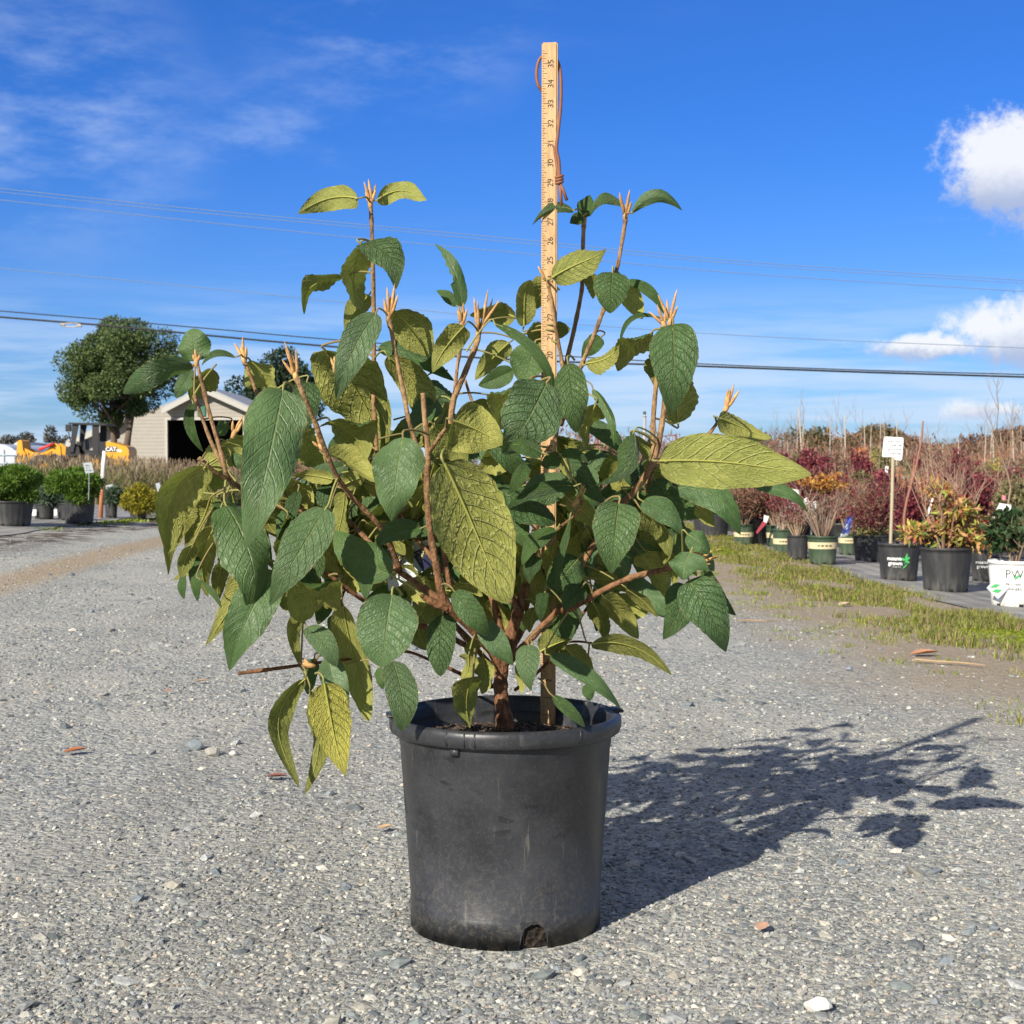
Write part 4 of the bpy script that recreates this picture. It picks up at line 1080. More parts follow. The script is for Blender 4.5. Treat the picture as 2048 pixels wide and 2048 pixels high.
t, c, r, hh = container('potted_plant', 'ribbed black pot between two green pots, bare twigs with few maroon leaves', 'potted plant', 1577, 1621, 1072, 1121, BLK, G, None, True)
twiggy(t, c, r, hh, .24, .34, MAR+[(.4, .38, .36)], 700, .02, 16, 36)
t, c, r, hh = container('potted_plant', 'green pot with cream band holding pale twigs topped with orange yellow leaves', 'potted plant', 1620, 1681, 1074, 1131, GRN, G, (.55, .78))
segs, tips = bush_twigs(c+Vector((0, 0, hh*.84)), .26, .46, 42, .004, 17); twigs('stems', segs, [(.34, .26, .19), (.26, .17, .12)], t)
p, v = blob_pts(420, c+Vector((0, 0, hh+.40)), (.28, .22, .10), .2, 9, 17, .4)
leaf_cloud('foliage', p, .034, [(.48, .22, .04), (.55, .32, .06), (.38, .14, .04), (.25, .12, .05)], fol, t, .7)
t, c, r, hh = container('potted_plant', 'green pot with cream band behind and right of the orange leaved plant', 'potted plant', 1680, 1719, 1068, 1112, GRN, G, (.55, .78))
twiggy(t, c, r, hh, .26, .55, MAR, 2600, .022, 18, 24, z0=.0)
t, c, r, hh = container('potted_plant', 'black pot left of the lettered pot, dense maroon twigs over pale green basal leaves', 'potted plant', 1713, 1790, 1072, 1126, BLK, G, None, True)
twiggy(t, c, r, hh, .36, .50, MAR+BRN[:2], 6500, .022, 19, 60, lumps=16, z0=.0)
p, v = blob_pts(420, c+Vector((0, 0, hh+.02)), (.20, .16, .05), .2, 6, 20, .5); leaf_cloud('low_foliage', p, .045, [(.25, .24, .08), (.32, .25, .12), (.2, .24, .07)], fol, t, .35)
# lettered pot with one bent cane
lt, c, r, hh = container('potted_plant', 'black pot with white lettering, green sprig emblem and one tall bent brown cane', 'potted plant', 1765, 1850, 1089, 1164, BLK, G)
kk = c.y/FPX
def bp(x, y, dy=0): return P(x, y, c.y+dy)
pts, ra = smooth_path([bp(1815, 1096), bp(1812, 1075), bp(1808, 1040), bp(1813, 1005), bp(1822, 970), bp(1831, 938), bp(1838, 905), bp(1843, 880), bp(1846, 842)], [3.3*kk, 3*kk, 2.8*kk, 2.8*kk, 2.8*kk, 2.6*kk, 2.3*kk, 2.2*kk, 1.6*kk], 4)
seg2 = [(pts, ra)]; p2, r2 = smooth_path([bp(1822, 968), bp(1826, 945), bp(1829, 915)], [2*kk, 1.6*kk, 1.1*kk], 3); seg2.append((p2, r2))
twigs('stem', seg2, [(.26, .12, .085)], lt, 7)
def curvetext(s, size, c, r, zc, a0, dz=0, mat=None, parent=None, name='lettering', bold=0., squash=1.):
    vs, fs = text_mesh(s, size, 0, bold); m = MB(); V = []
    for v in vs:
        a = -math.pi/2+a0+v.x*squash/r; V.append(c+Vector(((r+.0015)*math.cos(a), (r+.0015)*math.sin(a), zc+v.y)))
    m.add(V, fs); return m.build(name, mat, parent)
wink = plain('white_ink', (.75, .76, .75), .6, .05); gink = plain('green_ink', (.07, .42, .12), .6, .1)
aC = math.atan2(-c.x, c.y)*-1
def fa(px, Yc=None): # angle round a pot that faces the viewer, by picture x
    return 0
face = -math.atan2(c.x, c.y)
rm = r*.93
curvetext('moana', .036, c, rm*1.012, hh*.60, face-.24, mat=wink, parent=lt, bold=.0009)
curvetext('grown', .036, c, rm*1.002, hh*.47, face-.18, mat=wink, parent=lt, bold=.0009)
curvetext('nursery & co', .010, c, rm*.992, hh*.38, face-.12, mat=wink, parent=lt)
m = MB()
def petal(a, z, L, ang, wd):
    pts = []
    for i in range(12):
        t_ = i/12*2*math.pi; x = math.cos(t_)*L/2+L/2; y = math.sin(t_)*wd/2
        xx = x*math.cos(ang)-y*math.sin(ang); yy = x*math.sin(ang)+y*math.cos(ang)
        aa = -math.pi/2+face+a+xx/rm; pts.append(c+Vector(((rm*1.018)*math.cos(aa), (rm*1.018)*math.sin(aa), z+yy)))
    m.add(pts, [tuple(range(12))])
for a, z, L, g_, wd in ((.30, hh*.55, .05, 1.25, .012), (.31, hh*.58, .035, .35, .018), (.31, hh*.55, .034, -.5, .017), (.29, hh*.56, .028, 2.7, .016), (.27, hh*.45, .05, 1.2, .006), (.18, hh*.33, .045, .8, .008)): petal(a, z, L, g_, wd)
m.build('sprig_emblem', gink, lt)
# autumn coloured bushy plant
t, c, r, hh = container('potted_plant', 'large black pot with bushy orange, red and yellow green leaves, right of the lettered pot', 'potted plant', 1853, 1957, 1098, 1187, BLK, G)
b = c+Vector((0, 0, hh*.84))
AUT = [(.50, .22, .12), (.55, .32, .14), (.45, .30, .06), (.30, .32, .06), (.20, .27, .05), (.60, .42, .12), (.50, .12, .09), (.36, .36, .08), (.55, .28, .16), (.16, .20, .05)]
segs, tips = bush_twigs(b, .30, .60, 26, .0055, 21, 3); twigs('stems', segs, [(.34, .24, .17), (.28, .15, .11)], t)
P1 = []; V1 = []
for q, (dx, dz, rx, rz, n_) in enumerate(((0, .10, .26, .10, 620), (-.16, .12, .13, .08, 230), (.20, .10, .16, .09, 300), (.02, .27, .17, .10, 330), (.14, .22, .14, .1, 230), (-.04, .38, .10, .07, 110))):
    p, v = blob_pts(n_, b+Vector((dx, -.02, dz)), (rx, .2, rz), .2, 6, 30+q, .5); P1.append(p); V1.append(v)
leaf_cloud('foliage', np.concatenate(P1), .055, AUT, fol, t, .36, .1, .2, np.concatenate(V1))
t, c, r, hh = container('potted_plant', 'shaded black pot with faint white lettering between the autumn coloured plant and the white pot', 'potted plant', 1949, 2003, 1100, 1166, BLK, G)
twiggy(t, c, r, hh, .24, .25, AUT[2:6]+AUT[7:], 420, .05, 23, 14, z0=.0)
fc = -math.atan2(c.x, c.y)
curvetext('moana', .032, c, r*.93*1.01, hh*.60, fc-.2, mat=wink, parent=t); curvetext('grown', .032, c, r*.93, hh*.47, fc-.1, mat=wink, parent=t)
# white printed pot at the right edge
t, c, r, hh = container('potted_plant', 'white printed pot at the right edge with dark green glossy leaves above', 'potted plant', 1992, 2098, 1124, 1217, WHT, G)
fc = -math.atan2(c.x, c.y)
dgk = plain('charcoal_ink', (.06, .06, .06), .6)
tx = r*.955*1.0
curvetext('PW', .062, c, tx, hh*.72, fc-.02, mat=dgk, parent=t); curvetext('PROVEN', .020, c, tx*.985, hh*.50, fc-.06, mat=dgk, parent=t)
curvetext('WINNERS', .020, c, tx*.975, hh*.40, fc-.06, mat=dgk, parent=t); curvetext('the proven selection', .009, c, tx*.97, hh*.28, fc-.05, mat=gink, parent=t)
m = MB(); rm = tx*1.0; face = fc
petal(-.02, hh*.62, .035, .7, .012); m.build('leaf_emblem', gink, t)
P1, V1 = blob_pts(1500, c+Vector((.03, .05, hh+.13)), (.25, .22, .2), .3, 9, 44, .5)
leaf_cloud('foliage', P1, .045, [(.025, .06, .02), (.04, .09, .03), (.05, .08, .03), (.10, .09, .04)], fol, t, .55, .0, .3, V1*.5)
segs, tips = bush_twigs(c+Vector((0, 0, hh*.84)), .2, .3, 10, .005, 45); twigs('stems', segs, TWG, t)
ct = thing('price_card', 'white diamond shaped card with green swirl leaning on the left side of the white pot', 'card', P(1985, 1188, c.y-.10))
Yq = c.y-.11
def qd(name, pts, Yd, mat, par, th=.002):
    return quad(name, [P(x, y, Yd) for x, y in pts], mat, par, th)[0]
qd('card', [(1973, 1176), (1996, 1152), (2018, 1176), (1996, 1198)], Yq, white, ct)
qd('swirl', [(1980, 1175), (1990, 1168), (2000, 1169), (1992, 1175)], Yq-.003, gink, ct, .0008); qd('swirl', [(1984, 1183), (1992, 1178), (2004, 1180), (1996, 1186)], Yq-.003, gink, ct, .0008)
# --- signs and tags on stakes
signm = plain('sign_white', (.80, .81, .79), .5, .03); woodst = plain('stake_wood', (.42, .36, .24), .8, .2, 60); metst = plain('stake_grey', (.35, .37, .38), .4, .1)
def sign(label, poly, sx0, sy0, sx1, sy1, Ys, wpx, mat=signm, stake=woodst, marks=(), name='stake_sign', lean=0.):
    t = thing(name, label, 'sign', P(sx1, sy1, Ys)); k = Ys/FPX
    m = MB(); m.tube([P(sx0, sy0, Ys+.006), P((sx0+sx1)/2+.6, (sy0+sy1)/2, Ys+.006), P(sx1, sy1, Ys+.006)], wpx/2*k, 8); m.build('stake', stake, t)
    pn = qd('panel', poly, Ys, mat, t, .004)
    if marks:
        m = MB()
        for (x, y, wd, hg) in marks:
            a = P(x, y, Ys-.0035); m.add([a, a+Vector((wd*k, 0, .2*wd*k*lean)), a+Vector((wd*k, 0, .2*wd*k*lean-hg*k)), a+Vector((0, 0, -hg*k))], [(0, 1, 2, 3)])
        mk = m.build('writing', plain('pencil_grey', (.14, .15, .16), .7), t)
    return t
def scr(x0, y0, x1, rows, dy, seed):
    g = random.Random(seed); o = []
    for i in range(rows):
        x = x0+g.uniform(0, 4)
        while x < x1-2:
            w_ = g.uniform(1.5, 5); o.append((x, y0+i*dy+g.uniform(-.6, .6), w_, g.uniform(1.6, 2.9))); x += w_+g.uniform(.8, 2.5)
    return o
sign('white square sign on a tall pale stake in the lettered black pot', [(1768, 876), (1771, 873), (1806, 875), (1807, 880), (1804, 918), (1801, 921), (1787, 919), (1783, 914), (1765, 914), (1764, 910)], 1786, 914, 1781, 1092, 9.85, 6.5, marks=scr(1775, 882, 1801, 4, 8, 1))
sign('tilted white sign with black writing on a grey stake behind the white pot', [(1999, 1006), (2022, 1010), (2022, 1018), (2009, 1052), (2004, 1057), (1980, 1050), (1979, 1046), (1998, 1009)], 1997, 1040, 1996, 1100, 8.75, 5, stake=metst, marks=scr(1996, 1018, 2014, 3, 10, 2)+[(2004, 1036, 7, 2.2)])
sign('white sign half hidden by a hanging leaf on a pale wooden stake', [(1574, 976), (1597, 980), (1599, 984), (1595, 1006), (1573, 1000)], 1582, 1000, 1581, 1074, 12.6, 4.5)
sign('white sign with a torn corner on a grey stake left of the orange leaved plant', [(1606, 1002), (1613, 994), (1618, 1002), (1636, 1002), (1632, 1035), (1628, 1038), (1619, 1036), (1611, 1042), (1605, 1036), (1609, 1024)], 1622, 1030, 1622, 1074, 11.95, 4, stake=metst, marks=scr(1618, 1010, 1632, 2, 7, 3))
sign('small rounded white tag on a thin grey wire left of the wooden staked sign', [(1562, 1012), (1570, 1015), (1566, 1026), (1559, 1026)], 1561, 1026, 1554, 1060, 13.4, 2.5, stake=metst)
bluem = plain('tag_blue', (.10, .14, .52), .45, .05); redm = plain('tag_red', (.62, .03, .04), .45, .05); dred = plain('tag_dark_red', (.35, .05, .07), .5, .3, 150)
def tagthing(label, parts, Ys):
    t = thing('hang_tag', label, 'tag', P(parts[0][1][0][0], parts[0][1][0][1], Ys))
    for j, (nm_, poly, mt) in enumerate(parts): qd(nm_, poly, Ys-j*.003, mt, t, .002)
tagthing('slanted blue tag with a white foot leaning out of the pot with orange leaves', [('card', [(1694, 1035), (1705, 1032), (1699, 1066), (1683, 1068)], bluem), ('foot', [(1682, 1068), (1698, 1065), (1696, 1071), (1677, 1076)], signm), ('print', [(1691, 1049), (1698, 1048), (1696, 1058), (1688, 1060)], plain('tag_print', (.55, .58, .8), .5))], 11.5)
tagthing('red tag with a blue green strip hanging in the maroon plants', [('card', [(1723, 996), (1735, 997), (1734, 1022), (1725, 1022)], redm), ('strip', [(1727, 1022), (1735, 1023), (1735, 1036), (1729, 1035)], plain('tag_teal', (.25, .42, .50), .5))], 12.6)
tagthing('red tag behind the tall white sign', [('card', [(1773, 988), (1784, 989), (1783, 1001), (1776, 1002)], redm)], 12.9)
tagthing('slanted dark red and white speckled tag in front of the small dark pot', [('card', [(1512, 1064), (1526, 1042), (1534, 1046), (1514, 1068)], dred), ('top', [(1528, 1030), (1538, 1033), (1533, 1046), (1527, 1043)], signm)], 13.6)
tagthing('small white tag high on the maroon column right of the tall sign', [('card', [(1771, 932), (1777, 933), (1776, 949), (1770, 948)], signm)], 14.5)
tagthing('tiny white tag in the brown shrubs beyond the autumn coloured plant', [('card', [(1877, 956), (1884, 957), (1883, 968), (1876, 966)], signm)], 17)
tagthing('tiny white tag on the far plants near the right edge', [('card', [(1955, 953), (1962, 954), (1960, 963), (1954, 962)], signm)], 18)
sign('pale blue grey box sign low among the far red shrubs', [(1791, 949), (1808, 951), (1807, 968), (1791, 966)], 1799, 960, 1799, 985, 17.5, 2, mat=plain('sign_blue_grey', (.45, .55, .58), .5), stake=metst)
sign('thin pale slanted stake label left of the autumn coloured plant', [(1864, 996), (1867, 997), (1856, 1033), (1852, 1032)], 1860, 1010, 1850, 1060, 10.2, 1.5, stake=metst)
# --- further rows: maroon, brown and orange shrubs
GG = 'maroon potted shrubs in the rows behind'
ORG = [(.50, .16, .08), (.52, .22, .09), (.42, .12, .08), (.36, .15, .09), (.5, .28, .10), (.3, .16, .1)]
YEL = [(.42, .34, .08), (.34, .32, .08), (.25, .26, .07)]
OLV = [(.16, .16, .06), (.20, .17, .08), (.13, .12, .05)]
PNKB = [(.26, .15, .11), (.22, .12, .09), (.30, .2, .15)]
g_ = random.Random(3); k_ = 0
rowsdef = [(14.2, 1500, 2060, 46, 'M', .30, .62, 4200), (16.8, 1440, 2070, 44, 'M', .32, .72, 3600), (20.5, 1180, 2070, 46, 'X', .36, .85, 2600), (25, 1160, 2070, 44, 'Y', .42, 1.0, 1900), (31, 1150, 2070, 46, 'Y', .55, 1.3, 1500)]
names = {'M': (MAR, 'dark maroon shrub'), 'B': (BRN+PNKB, 'brown bare shrub'), 'O': (ORG, 'orange red shrub'), 'L': (YEL, 'yellow leaved shrub'), 'V': (OLV, 'olive green shrub')}
lab_seen = {}
pos_words = {}
for (Yr, xa, xb, stepx, mode, sp_, H_, nl) in rowsdef:
    x = xa+g_.uniform(0, 12)
    while x < xb:
        ty = 'M' if mode == 'M' and g_.random() < .75 else g_.choice('MBVML') if mode == 'X' and x > 1500 else g_.choice('BBVB') if x < 1500 else g_.choice('OOBBOLMV')
        if mode == 'Y' and x > 1800 and ty == 'O' and g_.random() < .6: ty = 'B'
        if mode == 'M' and 1960 < x: ty = g_.choice('MVB')
        cols, nm_ = names[ty]; Yq = Yr+g_.uniform(-.7, .7); X0 = (x-1024)/FPX*Yq; z0 = float(gz(X0, Yq))
        t = thing('potted_shrub', '%s in a nursery pot in the back rows right of the drive' % nm_, 'potted shrub', (X0, Yq, z0), nm_+'s in the rows behind')
        k_ += 1
        hh = .24; r = .15; c = Vector((X0, Yq, z0+.006)); m = MB(); m.lathe(c, [(r*.84, 0), (r*.95, hh*.9), (r, hh*.92), (r, hh), (r*.93, hh), (r*.9, hh*.85), (0.001, hh*.85)], 20); m.build('pot', GRN if g_.random() < .35 else BLK, t, True)
        segs, tips = bush_twigs(c+Vector((0, 0, hh*.85)), sp_*.6, H_, 10 if Yr > 18 else 16, .005, 500+k_, 2); twigs('stems', segs, TWG, t, 4)
        hm = H_*g_.uniform(.75, 1.12)
        p, v = blob_pts(int(nl*(1 if ty in 'ML' else .6)), c+Vector((0, 0, hh+hm*.45)), (sp_*.8, sp_*.8, hm*.52), .2, 12, 900+k_, .42)
        leaf_cloud('foliage', p, .026+.0012*Yr, cols, fol, t, .5, .0, .5)
        x += stepx*g_.uniform(.75, 1.25)*(14/Yr)**.35
# --- bare young trees with pale trunks in the field
def fractal(base, H, r, seed, depth=4, spread=.42, nb=3, cols=None, lean=0.):
    g = random.Random(seed); out = []; tips = []
    def rec(p, d, L, r, lv):
        n = 3; pts = [p]; q = p; dd = d
        for i in range(n):
            dd = (dd+Vector((g.uniform(-1, 1), g.uniform(-1, 1), g.uniform(-.2, .6)))*.16).normalized(); q = q+dd*L/n; pts.append(q)
        out.append((pts, [r*(1-.4*i/n) for i in range(n+1)]))
        if lv == 0: tips.append(q); return
        for i in range(nb):
            a = g.uniform(0, 6.28); ax_ = Vector((math.cos(a), math.sin(a), .2)); nd = (dd+ax_*spread*g.uniform(.6, 1.5)).normalized()
            rec(pts[g.choice((1, 2, 3, 3))], nd, L*g.uniform(.55, .8), r*.55, lv-1)
    rec(base, Vector((lean, 0, 1)), H*.42, r, depth); return out, tips
GT = 'bare young trees in the nursery field'
for k in range(30):
    Yq = g_.uniform(24, 48); px = g_.uniform(1560, 2070); X0 = (px-1024)/FPX*Yq; z0 = float(gz(X0, Yq)); H = g_.uniform(1.3, 2.0)*(.7+Yq/100)
    if px > 1900: H *= 1.1
    t = thing('young_tree', 'thin bare young tree with pale trunk in the nursery field behind the shrub rows', 'young tree', (X0, Yq, z0), GT)
    b = Vector((X0, Yq, z0)); m = MB(); m.tube([b, b+Vector((g_.uniform(-.03, .03), 0, H*.5)), b+Vector((g_.uniform(-.06, .06), 0, H))], [.022, .016, .008], 6); m.build('trunk', plain('pale_bark', (.40, .34, .27), .85, .2, 20), t, True)
    segs, tips = fractal(b+Vector((0, 0, H*.45)), H*.75, .008, 700+k, 3, .5, 3); twigs('crown', segs, [(.24, .16, .11), (.30, .2, .14)], t, 4)
# bare branching saplings sticking up behind the autumn coloured plant
for j, (px, Yq, H, sd, lab) in enumerate(((1895, 10.6, .95, 3, 'bare branched sapling rising behind the autumn coloured plant'), (2022, 9.6, 1.15, 8, 'forked bare sapling with pink tie behind the tilted white sign'), (1935, 11.5, .85, 5, 'thin bare sapling between the autumn coloured plant and the tilted sign'))):
    X0 = (px-1024)/FPX*Yq; z0 = float(gz(X0, Yq)); b = Vector((X0, Yq, z0))
    t = thing('bare_sapling', lab, 'sapling', b)
    m = MB(); m.lathe(b+Vector((0, 0, .006)), [(.11, 0), (.125, .2), (.13, .2), (.13, .22), (.12, .22), (.118, .19), (.001, .19)], 32); m.build('pot', BLK, t, True)
    segs, tips = fractal(b+Vector((0, 0, .18)), H, .011, sd, 4, .55, 3); twigs('branches', segs, [(.30, .2, .13), (.26, .19, .13)], t, 5)
    if j == 1:
        m = MB(); c0 = P(2008, 1000, Yq); m.tube([c0, c0+Vector((.0, 0, .03))], [.014, .014], 8); m.build('tie', plain('pink_tie', (.6, .2, .22), .6), t)
# --- tree line on the horizon
def tree(name, label, px, Yq, pybase_z, H, crown_w, crown_z0, cols, nleaf, size, seed, trunk_r=.15, lumps=14, bare=0, trunkcol=(.10, .075, .055), group=None, multi=1, lump_r=.4, air=.35, trunks=None):
    X0 = (px-1024)/FPX*Yq; z0 = float(gz(X0, Yq)); b = Vector((X0, Yq, z0)); g = random.Random(seed)
    t = thing(name, label, 'tree', b, group)
    tm = plain('trunk_'+str(seed), trunkcol, .9, .3, 6, .5)
    m = MB(); zc = z0+crown_z0+(H-crown_z0)*.5
    for q in range(multi):
        a = g.uniform(-1, 1); f = b+Vector((q*.25-(multi-1)*.12, 0, -.1)); top = Vector((X0+a*crown_w*.15+(q-.5*(multi-1))*.6, Yq, zc))
        m.tube([f, f*.6+top*.4+Vector((g.uniform(-.1, .1), 0, 0)), top], [trunk_r*1.2, trunk_r*.8, trunk_r*.4], 10)
    for _ in range(12):
        a = g.uniform(0, 6.28); st_ = Vector((X0, Yq, z0+crown_z0+g.uniform(-.05, .3)*(H-crown_z0))); e = Vector((X0+math.cos(a)*crown_w*g.uniform(.2, .4), Yq+math.sin(a)*crown_w*.35, z0+crown_z0+g.uniform(.25, .8)*(H-crown_z0)))
        m.tube([st_, (st_+e)/2+Vector((0, 0, -.1)), e], [trunk_r*.45, trunk_r*.3, trunk_r*.1], 6)
    m.build('trunk', tm, t, True)
    if bare:
        segs = []; 
        for q in range(bare):
            s_, _t = fractal(b+Vector((0, 0, crown_z0*.6)), H*.95, trunk_r*.4, seed*7+q, 5, .42, 3, lean=g.uniform(-.3, .3)); segs += s_
        twigs('branches', segs, [(.30, .27, .25), (.25, .21, .18)], t, 3)
    if nleaf:
        p, v = blob_pts(nleaf, (X0, Yq, zc), (crown_w/2, crown_w/2, (H-crown_z0)/2), air, lumps, seed, lump_r)
        leaf_cloud('crown', p, size, cols, fol, t, .55, .1, .2, v*.5)
    return t
DG = [(.06, .105, .025), (.085, .13, .035), (.04, .07, .02), (.12, .165, .05), (.15, .20, .08)]
# big tree by the shed: H so that top is at y 648; Y 58
tree('shade_tree', 'rounded dark green shade tree with forked trunk in front of the pale shed', 238, 56, 0, 6.25, 5.5, 1.6, DG, 60000, .105, 61, .15, 90, multi=2, lump_r=.22, air=.5, trunkcol=(.13, .095, .07))
tree('shade_tree', 'darker evergreen tree rising behind the right side of the shed', 560, 92, 0, 7.9, 7.6, 1.2, [(.02, .038, .02), (.03, .055, .028), (.04, .07, .035)], 17000, .24, 62, .2, 30, lump_r=.28, air=.4)
for i, (px, Yq, H, cw, cols, n_, sz, sd, br, lab) in enumerate((
    (1445, 100, 3.4, 6, OLV, 5000, .26, 71, 0, 'low tan green tree just above the long yellow leaf'),
    (1500, 96, 3.0, 5, [(.2, .15, .08), (.16, .15, .07)], 4200, .26, 72, 0, 'tan leaved tree right of the low tan green one on the horizon'),
    (1560, 90, 3.6, 3.6, [(.2, .18, .16)], 500, .2, 73, 5, 'grey bare round tree on the horizon'),
    (1620, 92, 3.5, 4.0, [(.10, .11, .045), (.15, .13, .05), (.2, .13, .05), (.07, .09, .035)], 7500, .22, 74, 0, 'round green and rust tree between the bare tree and the tall white sign'),
    (1672, 96, 2.9, 2.8, ORG+BRN, 3600, .2, 75, 0, 'small rust orange tree on the horizon'),
    (1738, 90, 3.7, 5.4, [(.13, .11, .05), (.16, .12, .06), (.10, .10, .045), (.2, .12, .05)], 10500, .22, 76, 0, 'broad brown green tree left of the tall white sign'),
    (1830, 98, 3.1, 5, [(.22, .09, .05), (.18, .10, .06)], 5200, .22, 77, 0, 'russet tree line piece right of the tall white sign'),
    (1905, 104, 2.6, 6, BRN, 4200, .24, 78, 2, 'low brown thicket behind the bare saplings'),
    (1975, 90, 3.1, 5, [(.16, .07, .06), (.15, .10, .07)], 5200, .22, 79, 2, 'purple brown tree near the right edge'),
    (2050, 84, 3.6, 5.4, [(.16, .08, .06), (.2, .12, .07)], 6500, .22, 80, 2, 'reddish brown tree at the right edge'))):
    tree('horizon_tree', lab, px, Yq, 0, H, cw, .5, cols, n_, sz, sd, .09, 16, br)
for i, (px, Yq, H, cw, lab) in enumerate(((12, 150, 3.9, 3.4, 'dark tree at the far left edge beyond the tunnels'), (52, 150, 4.2, 3.6, 'faint round tree behind the white tunnels'), (106, 150, 4.4, 2.6, 'narrow grey tree left of the yellow loader'), (150, 150, 3.8, 3.8, 'grey brown tree behind the loader arm'))):
    tree('distant_tree', lab, px, Yq, 0, H, cw, .5, [(.10, .10, .09), (.13, .12, .10), (.08, .09, .07)], 1800, .3, 90+i, .12, 8)
# field growth hides the foot of the tree line
def fieldp(n, x0, x1, y0, y1, zh):
    Y = RNG.uniform(y0, y1, n); X = (RNG.uniform(x0, x1, n)-1024)/FPX*Y; return np.stack([X, Y, gz(X, Y)+RNG.uniform(0, 1, n)**.8*zh*(.7+.3*np.sin(X*1.3)*np.cos(X*.37+Y))], 1)
tag(leaf_cloud('brush', fieldp(52000, 1100, 2200, 34, 80, 1.9), .16, BRN+PNKB+[(.2, .16, .09), (.26, .12, .07)], fol, None, .25, 0, 1.5), 'brown autumn brush filling the nursery field up to the tree line', 'brush', kind='stuff')
tag(leaf_cloud('brush', fieldp(16000, 560, 1180, 40, 90, .9), .16, BRN+OLV, fol, None, .3, 0, 1.0), 'low brown field growth seen through the middle of the shrub', 'brush', kind='stuff')
# --- left side
def conifer(lab, px0, px1, pyt, pyb, pots, cols, n, size, seed, name='potted_conifer', potd=True, ribs=True, grp='potted shrubs left of the drive', rz=1.):
    px = (pots[0]+pots[1])/2
    t, c, r, hh = container(name, lab, 'potted shrub', pots[0], pots[1], pots[2], pots[3], BLK, grp, None, ribs)
    k = c.y/FPX; cx = c.x+((px0+px1)/2-px)*k; zc = P(px, (pyt+pyb)/2, c.y).z; rx = (px1-px0)/2*k; rz_ = (pyb-pyt)/2*k
    p, v = blob_pts(n, (cx, c.y, zc), (rx, rx*.9, rz_), .55, 26, seed, .36)
    leaf_cloud('foliage', p, size, cols, fol, t, .22, 0, .35, v*1.4)
    segs, tips = bush_twigs(c+Vector((0, 0, hh*.8)), rx*.6, rz_*1.5, 14, .006, seed); twigs('stems', segs, [(.16, .10, .06)], t)
    return t, c, r, hh
BX = [(.10, .19, .02), (.14, .24, .03), (.06, .13, .015), (.17, .27, .04), (.08, .15, .02)]
t, c, r, hh = conifer('round bright green clipped shrub in a ribbed black pot at the left edge', -72, 78, 924, 1012, (-42, 53, 1004, 1054), BX, 26000, .034, 201)
t, c, r, hh = conifer('round bright green clipped shrub in a ribbed black pot, second from the left edge', 84, 203, 928, 1010, (118, 182, 1002, 1050), BX, 26000, .034, 202)
lbl = lambda t, px, py, w_, h_, Y: qd('price_label', [(px-w_, py-h_), (px+w_, py-h_), (px+w_, py+h_), (px-w_, py+h_)], Y, signm, t, .001)
BG = [(.13, .19, .12), (.18, .24, .16), (.09, .14, .08)]
t, c, r, hh = conifer('small blue green conifer in a black pot with white label between the two round shrubs', 62, 104, 975, 1012, (62, 103, 1010, 1040), BG, 2600, .05, 203, ribs=False); lbl(t, 68, 1025, 4.5, 6, c.y-r-.01)
t, c, r, hh = conifer('black pot with white label tight behind the second round shrub', 100, 140, 990, 1012, (108, 150, 1008, 1042), BG, 1500, .05, 204, ribs=False); lbl(t, 111, 1025, 3, 6, c.y-r-.01)
t, c, r, hh = conifer('small blue green conifer in a black pot right of the paint worn post', 205, 240, 975, 1010, (207, 232, 1006, 1037), BG, 2600, .05, 205, ribs=False)
YG = [(.42, .36, .03), (.34, .31, .03), (.22, .22, .03), (.50, .42, .05), (.14, .15, .03)]
t, c, r, hh = conifer('golden yellow low conifer spreading over its pot right of the paint worn post', 234, 310, 968, 1036, (255, 290, 1015, 1040), YG, 11000, .034, 206)
t, c, r, hh = conifer('golden yellow low conifer half hidden by the shrub leaves on the left', 296, 372, 985, 1036, (320, 352, 1015, 1040), YG, 10000, .034, 207)
# worn post
Yp = 12.2; pb = onground(201, 1040); pb.y = Yp
pt = thing('marker_post', 'thin wooden marker post with worn white and orange paint on the left', 'post', P(201, 1037, Yp))
pmn, h = newmat('worn_paint_post'); tc = h.n('ShaderNodeTexCoord').outputs['Object']; zz = h.n('ShaderNodeSeparateXYZ', {0: tc}).outputs[2]
nz = h.noise(tc, 14, 5, .7)
cc = h.mix(h.ss(h.m('ADD', nz, h.m('MULTIPLY', h.m('SUBTRACT', zz, .27), 1.8)), .45, .62), (.50, .20, .10), (.78, .72, .62)); cc = h.mix(h.ss(nz, .6, .72), cc, (.60, .36, .16))
principled(h, cc, .75, h.bump(nz, .4, .01), .3)
k = Yp/FPX; m = MB(); m.tube([P(201, 1038, Yp), P(204, 980, Yp), P(206, 940, Yp), P(209, 902, Yp)], [4.6*k, 4.2*k, 4.0*k, 3.8*k], 12); m.build('post', pmn, pt, True)
m = MB(); m.tube([P(200.8, 1041, Yp), P(201, 1035, Yp)], [6*k, 5.6*k], 12); m.build('foot', plain('post_foot', (.2, .18, .16), .8), pt)
sgm = plain('sign_grey', (.36, .40, .42), .45, .05)
sign('grey name sign on a thin wire at the right of the second round green shrub', [(166, 926), (183, 924), (188, 945), (171, 947)], 178, 945, 177, 1000, 11.0, 1.6, mat=sgm, stake=metst, marks=scr(170, 930, 182, 3, 5, 8))
sign('grey slanted name sign right of the paint worn post', [(211, 971), (225, 968), (232, 986), (217, 990)], 224, 988, 224, 1008, 12.9, 1.6, mat=sgm, stake=metst)
sign('small grey name sign above the golden conifers', [(311, 967), (319, 965), (324, 980), (315, 984)], 318, 982, 319, 1010, 12.9, 1.4, mat=sgm, stake=metst)
